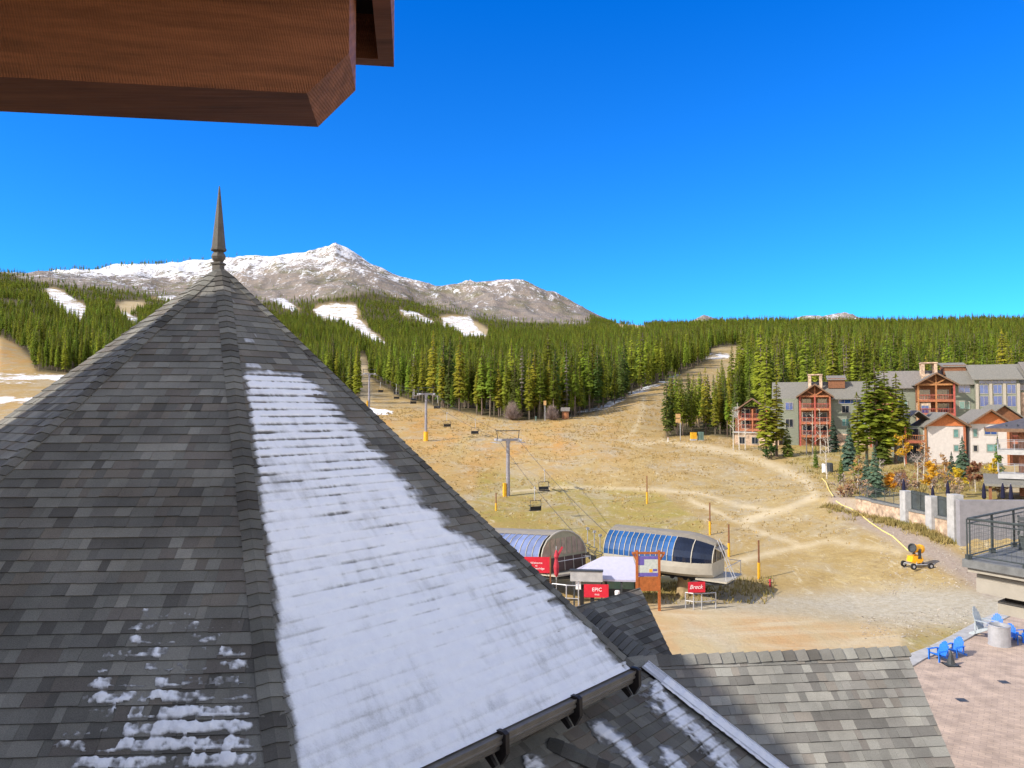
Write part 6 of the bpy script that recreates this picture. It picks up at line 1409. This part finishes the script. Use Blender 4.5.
#@@ vegetation
NUM = ['first', 'second', 'third', 'fourth', 'fifth', 'sixth', 'seventh', 'eighth', 'ninth', 'tenth', 'eleventh', 'twelfth', 'thirteenth', 'fourteenth', 'fifteenth', 'sixteenth', 'seventeenth', 'eighteenth', 'nineteenth']
def ordinal(n):
    if n <= 19: return NUM[n - 1]
    if n > 99: return f"{n}{'st' if n % 10 == 1 and n % 100 != 11 else 'nd' if n % 10 == 2 and n % 100 != 12 else 'rd' if n % 10 == 3 and n % 100 != 13 else 'th'}"
    t = ['', '', 'twent', 'thirt', 'fort', 'fift', 'sixt', 'sevent', 'eight', 'ninet', 'hundred'][n // 10]
    return (t + 'ieth') if n % 10 == 0 else t + 'y-' + NUM[n % 10 - 1]
def leafy(name, label, x, y, H, m, dens=420, spread=.30, trunk='aspenbark', base=.3, leaf=.17, seed=1, group=None, stems=1, cat='tree'):
    r = random.Random(seed); o = thing(name, label, cat, (x, y, ground(x, y) - .05), 0, group); t = MB(); tips = []
    for s in range(stems):
        bx, by = (r.uniform(-.5, .5) * (stems > 1), r.uniform(-.4, .4) * (stems > 1)); h = H * r.uniform(.85, 1); lx, ly = r.uniform(-.3, .3), r.uniform(-.3, .3)
        pt = lambda k: Vector((bx + lx * k, by + ly * k, h * k))
        rad = .03 + .011 * H / math.sqrt(stems)
        for i in range(5): t.tube(pt(i / 5), pt((i + 1) / 5), rad * (1 - i / 6), rad * (1 - (i + 1) / 6), 6, caps=False)
        for k in range(int(16 / stems ** .5)):
            f = r.uniform(base, .97); a = r.uniform(0, 6.28); l = H * spread * (1.1 - .7 * f) * r.uniform(.5, 1.1); p = pt(f); q = p + Vector((math.cos(a) * l, math.sin(a) * l, l * r.uniform(.3, .9)))
            t.tube(p, q, rad * .35, .008, 4, caps=False); tips.append((p, q))
            for j in range(3): g = r.uniform(.4, .9); p2 = p.lerp(q, g); q2 = p2 + Vector((r.uniform(-1, 1), r.uniform(-1, 1), r.uniform(.1, .8))) * l * .4; t.tube(p2, q2, rad * .16, .006, 3, caps=False); tips.append((p2, q2))
    t.build('trunk', trunk, o)
    if dens:
        c = MB()
        for k in range(dens):
            p, q = r.choice(tips); b = p.lerp(q, r.uniform(.35, 1.1)) + Vector((r.gauss(0, .12), r.gauss(0, .12), r.gauss(0, .12))) * (H / 5); u_ = Vector((r.gauss(0, 1), r.gauss(0, 1), r.gauss(0, 1))).normalized(); w_ = u_.orthogonal().normalized(); l = leaf * r.uniform(.6, 1.3)
            c.face([b - u_ * l, b + w_ * l * .7, b + u_ * l, b - w_ * l * .7])
        c.build('crown', m, o)
    return o
def planting():
    tall = [(766, 449, 380, 'lodgepole', 'tall bright pine in front of the low gabled lodge wing'), (776, 449, 374, 'lodgepole', 'tallest pine between the low gabled wing and the balcony tower'), (787, 457, 424, 'green', 'short yellow-green pine at the foot of the lodge bay'),
            (858, 455, 384, 'lodgepole', 'slim pine leftmost of the tall group between the two lodges'), (866, 456, 366, 'lodgepole', 'tall ragged pine second in the group between the lodges'), (876, 457, 352, 'lodgepole', 'tallest ragged pine in the middle of the group between the lodges'),
            (886, 457, 360, 'lodgepole', 'tall pine third from the orange-red balcony tower in the group between the lodges'), (895, 457, 368, 'lodgepole', 'tall pine second from the orange-red balcony tower'), (904, 456, 385, 'lodgepole', 'pine nearest the orange-red balcony tower, beside the olive wall'), (881, 458, 400, 'green', 'low bushy pine filling the foot of the group between the lodges')]
    for k, (u, vb, vt, kd, lab) in enumerate(tall):
        Y = 139 if u < 800 else 128; q = G(u, Y); H = (vb - vt) * Y / F; tree(kd, (1, 4, 0)[k % 3] if kd == 'lodgepole' else k, q.x, Y, H / (18 if kd == 'lodgepole' else 12), lab, wide=1.55 if kd == 'lodgepole' else 1.3)
    small = [(833, 452, 416, 'blue', 'dark blue-green spruce right of the lodge balcony tower'), (848, 470, 424, 'blue', 'large blue-green spruce leftmost in front of the pines'), (857, 478, 440, 'green', 'green spruce beside the large blue-green one'), (874, 494, 447, 'blue', 'biggest blue spruce standing right behind the fence'),
             (866, 486, 455, 'blue', 'small blue spruce touching the biggest one'), (961, 470, 437, 'blue', 'blue spruce in front of the white town houses'), (997, 467, 436, 'green', 'green spruce beside the balcony building'), (815, 468, 444, 'green', 'small spruce on the bank near the dark bin'), (950, 474, 452, 'blue', 'knee-high spruce among the rusty bushes'), (840, 482, 455, 'green', 'thin young spruce above the dirt road bend')]
    for k, (u, vb, vt, kd, lab) in enumerate(small):
        b = hit(u, vb) if u < 850 else None
        Y = b.y if b else float(np.interp(vb, [455, 470, 485, 497], [122, 108, 96, 88])); q = G(u, Y); zt_ = P(u, vt, Y).z; H = max(2.0, zt_ - q.z); tree(kd, k, q.x, Y, H / (8 if kd == 'blue' else 12), lab, name='spruce_tree', wide=1.0)
    lf = [(904, 455, 432, 'yellowleaf', 430, 'orange-yellow aspen between the pines and the town houses', 'aspen'), (888, 492, 470, 'yellowleaf', 420, 'golden young aspen right of the biggest blue spruce', 'aspen'), (931, 492, 462, 'yellowleaf', 380, 'yellow-green aspen above the glass fence panels', 'aspen'), (958, 494, 468, 'yellowleaf', 260, 'pale yellow aspen left of the rust-coloured one', 'aspen'),
          (974, 490, 460, 'rustleaf', 420, 'rust-coloured small tree before the porch roof', 'small tree'), (916, 484, 448, 'twig', 160, 'thin bare-twigged tree over the patio', 'small tree'), (944, 480, 452, 'rustleaf', 180, 'sparse brownish shrub under the town houses', 'small tree'), (856, 482, 452, 'rustleaf', 150, 'sparse reddish young tree by the young spruces', 'small tree'), (990, 480, 458, 'yellowleaf', 180, 'small yellowing tree under the balcony building', 'small tree'),
          (826, 462, 432, 'twig', 120, 'leafless grove tree right of the lodge balcony tower', 'small tree'), (922, 470, 440, 'rustleaf', 140, 'light brown sapling in front of the first town house', 'small tree'), (880, 478, 456, 'twig', 110, 'grey-brown bare sapling beside the golden aspen', 'small tree')]
    for k, (u, vb, vt, m, dn_, lab, nm) in enumerate(lf):
        Y = float(np.interp(vb, [455, 470, 485, 497], [124, 108, 96, 86])); q = G(u, Y); H = max(2.5, P(u, vt, Y).z - q.z); leafy(nm.replace(' ', '_') + ('' if nm != 'aspen' else '_tree'), lab, q.x, Y, H, m, dn_, seed=70 + k, leaf=.20 if m != 'twig' else .10, spread=.33)
    for k, (u, vb, vt, lab) in enumerate(((733, 442, 404, 'bare white-stemmed aspen at the left end of the lodge'), (739, 443, 400, 'bare white-stemmed aspen second from the low lodge wing'), (745, 443, 405, 'bare white-stemmed aspen touching the low lodge wing'), (806, 455, 410, 'bare pale aspen at the left post of the lodge tower'), (812, 457, 405, 'bare pale aspen in the middle of the lodge tower front'), (820, 458, 408, 'bare pale aspen right of the middle of the lodge tower'), (828, 458, 414, 'bare pale aspen at the right post of the lodge tower'))):
        Y = 150 if u < 760 else 141; q = G(u, Y); H = P(u, vt, Y).z - q.z; leafy('bare_aspen', lab, q.x, Y, H, 'twig', 0, seed=90 + k, spread=.16, base=.25, group='bare aspens by the lodge')
    for k, (u, vb, vt, lab, m) in enumerate(((512, 420, 400, 'rounded leafless grey-purple bush at the edge of the wood, left of the lamp pole', 'twig'), (552, 420, 404, 'rounded leafless grey-purple bush directly left of the red-brown hut', 'twig'))):
        b = hit(u, vb); H = (vb - vt) * b.y / F; o = thing('bare_bush', lab, 'bush', tuple(b)); r = random.Random(k); t = MB()
        for j in range(420):
            a = r.uniform(0, 6.28); e = r.uniform(.15, 1.45); l = H * r.uniform(.6, 1.0); d = Vector((math.cos(a) * math.cos(e) * .62, math.sin(a) * math.cos(e) * .62, math.sin(e))); p = d * l * .3; t.tube(p * .2, d * l, .035, .012, 3, caps=False); t.tube(d * l * .6, d * l * .95 + Vector((r.gauss(0, .3), r.gauss(0, .3), r.gauss(0, .3))), .02, .01, 3, caps=False)
        t.build('twigs', m, o)
    cnt = {}; rr_ = random.Random(12); spots = sorted([(rr_.uniform(838, 1000), rr_.uniform(466, 497)) for _ in range(34)])
    for k, (u, vb) in enumerate(spots):
        m, nm = rr_.choice((('twig', 'bare grey-brown'), ('rustleaf', 'rust-red'), ('rustleaf', 'rust-red'), ('yellowleaf', 'golden'), ('tanleaf', 'tan'), ('tanleaf', 'tan'))); cnt[nm] = cnt.get(nm, 0) + 1
        Y = float(np.interp(vb, [455, 470, 485, 497], [124, 108, 96, 86])); q = G(u, Y)
        if q.x < wall_x(Y) + 1: continue
        leafy('shrub', f'low {nm} shrub, {ordinal(cnt[nm])} of its colour from the bin, below the lodges', q.x, Y, rr_.uniform(1.3, 2.4), m, 150 if m != 'twig' else 70, .45, 'twig', .05, .13, 200 + k, 'shrubs on the bank below the lodges', 4, 'shrub')
    b0, b1 = G(914, 121), G(1000, 118); fr = thing('rail_fence', 'brown wooden rail fence in front of the white town houses', 'fence', (0, 0, 0)); rl = MB()
    for k in range(9):
        q = b0.lerp(b1, k / 8); q.z = ground(q.x, q.y); p = MB(); p.tube(q - Vector((0, 0, .3)), q + Vector((0, 0, 1.15)), .07, n=6); p.build('post', 'brownwood', fr)
        if k: rl.tube(q0_ + Vector((0, 0, 1.0)), q + Vector((0, 0, 1.0)), .05, n=5); rl.tube(q0_ + Vector((0, 0, .5)), q + Vector((0, 0, .5)), .05, n=5)
        q0_ = q
    rl.build('rail', 'brownwood', fr)
    q = G(770, 137); leafy('green_bush', 'low dark green bush below the lodge stone base', q.x, 137, 2.2, 'greenshrub', 900, .9, 'bark', .0, .18, 5, None, 3, 'bush')
    # roadside grass clumps and rocks along the retaining wall
    r = random.Random(3)
    def blade(t, q, h, w):
        a = r.uniform(0, 6.28); d = Vector((math.cos(a), math.sin(a), 0)) * w; l = Vector((r.gauss(0, .35) * h, r.gauss(0, .35) * h, h)); t.face([q - d, q + d, q + l + d * .2, q + l - d * .2])
    t = MB()
    for k in range(300):
        y = r.uniform(69.5, 79.5) if r.random() < .8 else r.uniform(79, 91); x = wall_x(y) - .5 - abs(r.gauss(0, .7)); rad = r.uniform(.1, .35); hh = r.uniform(.15, .6)
        for j in range(16): px, py = x + r.gauss(0, rad), y + r.gauss(0, rad); blade(t, Vector((px, py, ground(px, py) - .02)), hh * r.uniform(.5, 1.2), .045)
    tag(t.build('grass', 'drygrass'), 'rough yellow-green grass along the foot of the stone wall', 'grass', kind='stuff')
    t = MB()
    for k in range(900):
        u = r.uniform(760, 1000); v = r.uniform(446, 500)
        if u > 850:
            q = G(u, r.uniform(92, 124))
        elif v < 446 + (u - 760) * .62: q = hit(u, v) if k % 2 == 0 else q
        else: continue
        rad = r.uniform(.2, .7); hh = r.uniform(.2, .6)
        for j in range(12): px, py = q.x + r.gauss(0, rad), q.y + r.gauss(0, rad); blade(t, Vector((px, py, ground(px, py) - .02)), hh * r.uniform(.5, 1.2), .06)
    tag(t.build('grass', 'drygrass'), 'tall tawny grass and weeds on the bank below the lodges', 'grass', kind='stuff')
    t = MB()
    for k in range(5200):
        q = Vector((r.uniform(9, 30), r.uniform(50.5, 66), 0)); uu, vv = proj(q.x, q.y, -1.0)
        if not (640 < uu < 775) or (vv > 604): continue
        if vv > 596 and r.random() < .6: continue
        q.z = ground(q.x, q.y); h = r.uniform(.12, .42); a = r.uniform(0, 6.28); d = Vector((math.cos(a), math.sin(a), 0)) * .06; l = Vector((r.gauss(0, .1), r.gauss(0, .1), h)); t.face([q - d, q + d, q + l + d * .2, q + l - d * .2])
    tag(t.build('grass', 'drygrass'), 'dry golden grass round the foot of the blue terminal', 'grass', kind='stuff')
    t = MB(); n = 0; pos = RNG.uniform([-75, 62], [60, 235], (60000, 2)); zz = ground_v(pos[:, 0], pos[:, 1]); uu, vv = proj(pos[:, 0], pos[:, 1], zz)
    okk = (uu > 330) & (uu < 850) & (vv > 395) & (vv < 585) & (vv - 400 > (uu - 700) * .0) & ~forest_mask(uu, vv, pos[:, 1]) & (fbm(pos[:, 0] / 6, pos[:, 1] / 4, 3, 71) > -.06) & ~((uu > 765) & (vv < 470)) & ~((vv > 566) & (uu < 742)) & ~((vv > 548) & (uu > 740))
    for (px, py), pz_ in zip(pos[okk][:9000], zz[okk][:9000]):
        hh = r.uniform(.07, .26) * (.6 + py / 220)
        for j in range(3): blade(t, Vector((px + r.gauss(0, .12), py + r.gauss(0, .12), pz_ - .02)), hh * r.uniform(.6, 1.2), .06 * (.5 + py / 150))
    tag(t.build('grass', 'slopegrass'), 'dry grass tussocks scattered over the open ski slope', 'grass', kind='stuff')
    t = MB()
    for k in range(2600):
        c = r.random(); 
        if c < .5: u, v = r.uniform(880, 990), r.uniform(560, 600)
        elif c < .75: u, v = r.uniform(860, 990), r.uniform(616, 640)
        else: u, v = r.uniform(560, 800), r.uniform(440, 560)
        q = gp(u, v, -.8) if v > 520 else hit(u, v); q.z = ground(q.x, q.y); s = r.uniform(.04, .12) * (1.6 if c > .9 else 1); pts = [Vector((r.uniform(-1, 1), r.uniform(-1, 1), r.uniform(-.3, .7))) * s for _ in range(4)]; pts = [q + p for p in pts]
        for f in ((0, 1, 2), (0, 2, 3), (0, 3, 1), (1, 3, 2)): t.face([pts[i] for i in f])
    tag(t.build('gravel', 'rocks'), 'pale stones scattered over the bare slope and gravel', 'stones', kind='stuff')
M['drygrass'] = mat('dry_grass_blades', (0.34, 0.24, 0.09), 0.9, 0.3, .6, col2=(0.20, 0.18, 0.05))
M['tanleaf'] = mat('tan_leaves', (0.34, 0.24, 0.13), 0.8, 0.3, 1.5, obj_var=0.2)
M['slopegrass'] = mat('straw_tussocks', (0.44, 0.30, 0.12), 0.9, 0.3, .25, col2=(0.27, 0.20, 0.07))
planting()
# ------------------------------------------------------------------ the wood
def build_forest():
    P2, Z2, s, kind, rot, U, sel = forest()
    ids = np.where(sel)[0]; ids = ids[np.argsort(U[ids])]
    stands = [(-99, 130, 'from the orange meadow, in the wood left of the turret', 1), (130, 364, 'from the narrow trail, in the stand beside the turret roof', -1), (364, 572, 'from the red-brown hut, along the middle wood', -1), (572, 662, 'from the red-brown hut, along the shaded edge of the ski run', 1), (662, 770, 'from the bare ski run, in the stand by the yellow box', 1), (770, 3000, 'from the tall lodge pines, in the wood behind them', 1)]
    for lo, hi, where, sgn in stands:
        g = [i for i in ids if lo <= U[i] < hi]; g = g if sgn > 0 else g[::-1]
        for n, i in enumerate(g):
            tree('lodgepole', int(kind[i]), P2[i, 0], P2[i, 1], float(s[i]), f"{'tall' if s[i] > .95 else 'short' if s[i] < .72 else 'slender'} conifer, {ordinal(n + 1)} {where}", 'conifers along the edges of the wood', rz=float(rot[i]))
    protos = bpy.data.collections.new('conifer_kinds')
    for k, (tr, cr) in enumerate(KIND['lodgepole']):
        nv = len(tr.vertices); v = [tuple(x.co) for x in tr.vertices] + [tuple(x.co) for x in cr.vertices]
        f = [tuple(p.vertices) for p in tr.polygons] + [tuple(q + nv for q in p.vertices) for p in cr.polygons]
        me = bpy.data.meshes.new('conifer_kind'); me.from_pydata(v, [], f); me.materials.append(M['bark']); me.materials.append(M['conifer'])
        mi = np.zeros(len(f), np.int32); mi[len(tr.polygons):] = 1; me.polygons.foreach_set('material_index', mi)
        o = bpy.data.objects.new('kind_%d' % k, me); protos.objects.link(o)
    rest = np.where(~sel)[0]
    me = bpy.data.meshes.new('forest'); me.vertices.add(len(rest)); me.vertices.foreach_set('co', np.stack([P2[rest, 0], P2[rest, 1], Z2[rest] - .2], 1).astype(np.float32).ravel())
    for nm, ty, arr in (('size', 'FLOAT', s[rest]), ('turn', 'FLOAT_VECTOR', np.stack([0 * rot[rest], 0 * rot[rest], rot[rest]], 1)), ('which', 'INT', kind[rest])):
        a = me.attributes.new(nm, ty, 'POINT'); 
        if ty == 'FLOAT_VECTOR': a.data.foreach_set('vector', arr.astype(np.float32).ravel())
        else: a.data.foreach_set('value', arr.astype(np.float32 if ty == 'FLOAT' else np.int32))
    o = bpy.data.objects.new('forest', me); C.objects.link(o); tag(o, 'dense conifer wood covering the hills below the bare mountains', 'forest', kind='stuff')
    ng = bpy.data.node_groups.new('plant_wood', 'GeometryNodeTree'); ng.interface.new_socket('Geometry', in_out='INPUT', socket_type='NodeSocketGeometry'); ng.interface.new_socket('Geometry', in_out='OUTPUT', socket_type='NodeSocketGeometry')
    N = ng.nodes.new; L = ng.links.new; gi, go = N('NodeGroupInput'), N('NodeGroupOutput'); ip = N('GeometryNodeInstanceOnPoints'); ci = N('GeometryNodeCollectionInfo'); ci.inputs[0].default_value = protos; ci.inputs['Separate Children'].default_value = True; ci.inputs['Reset Children'].default_value = True
    def na(n, t): a = N('GeometryNodeInputNamedAttribute'); a.data_type = t; a.inputs[0].default_value = n; return a.outputs[0]
    mp = N('GeometryNodeMeshToPoints'); L(gi.outputs[0], mp.inputs[0]); L(mp.outputs[0], ip.inputs['Points']); L(ci.outputs[0], ip.inputs['Instance']); ip.inputs['Pick Instance'].default_value = True
    L(na('which', 'INT'), ip.inputs['Instance Index']); L(na('turn', 'FLOAT_VECTOR'), ip.inputs['Rotation']); L(na('size', 'FLOAT'), ip.inputs['Scale']); L(ip.outputs[0], go.inputs[0])
    md = o.modifiers.new('wood', 'NODES'); md.node_group = ng
    print('FOREST', len(rest), 'single trees', len(ids))
build_forest()
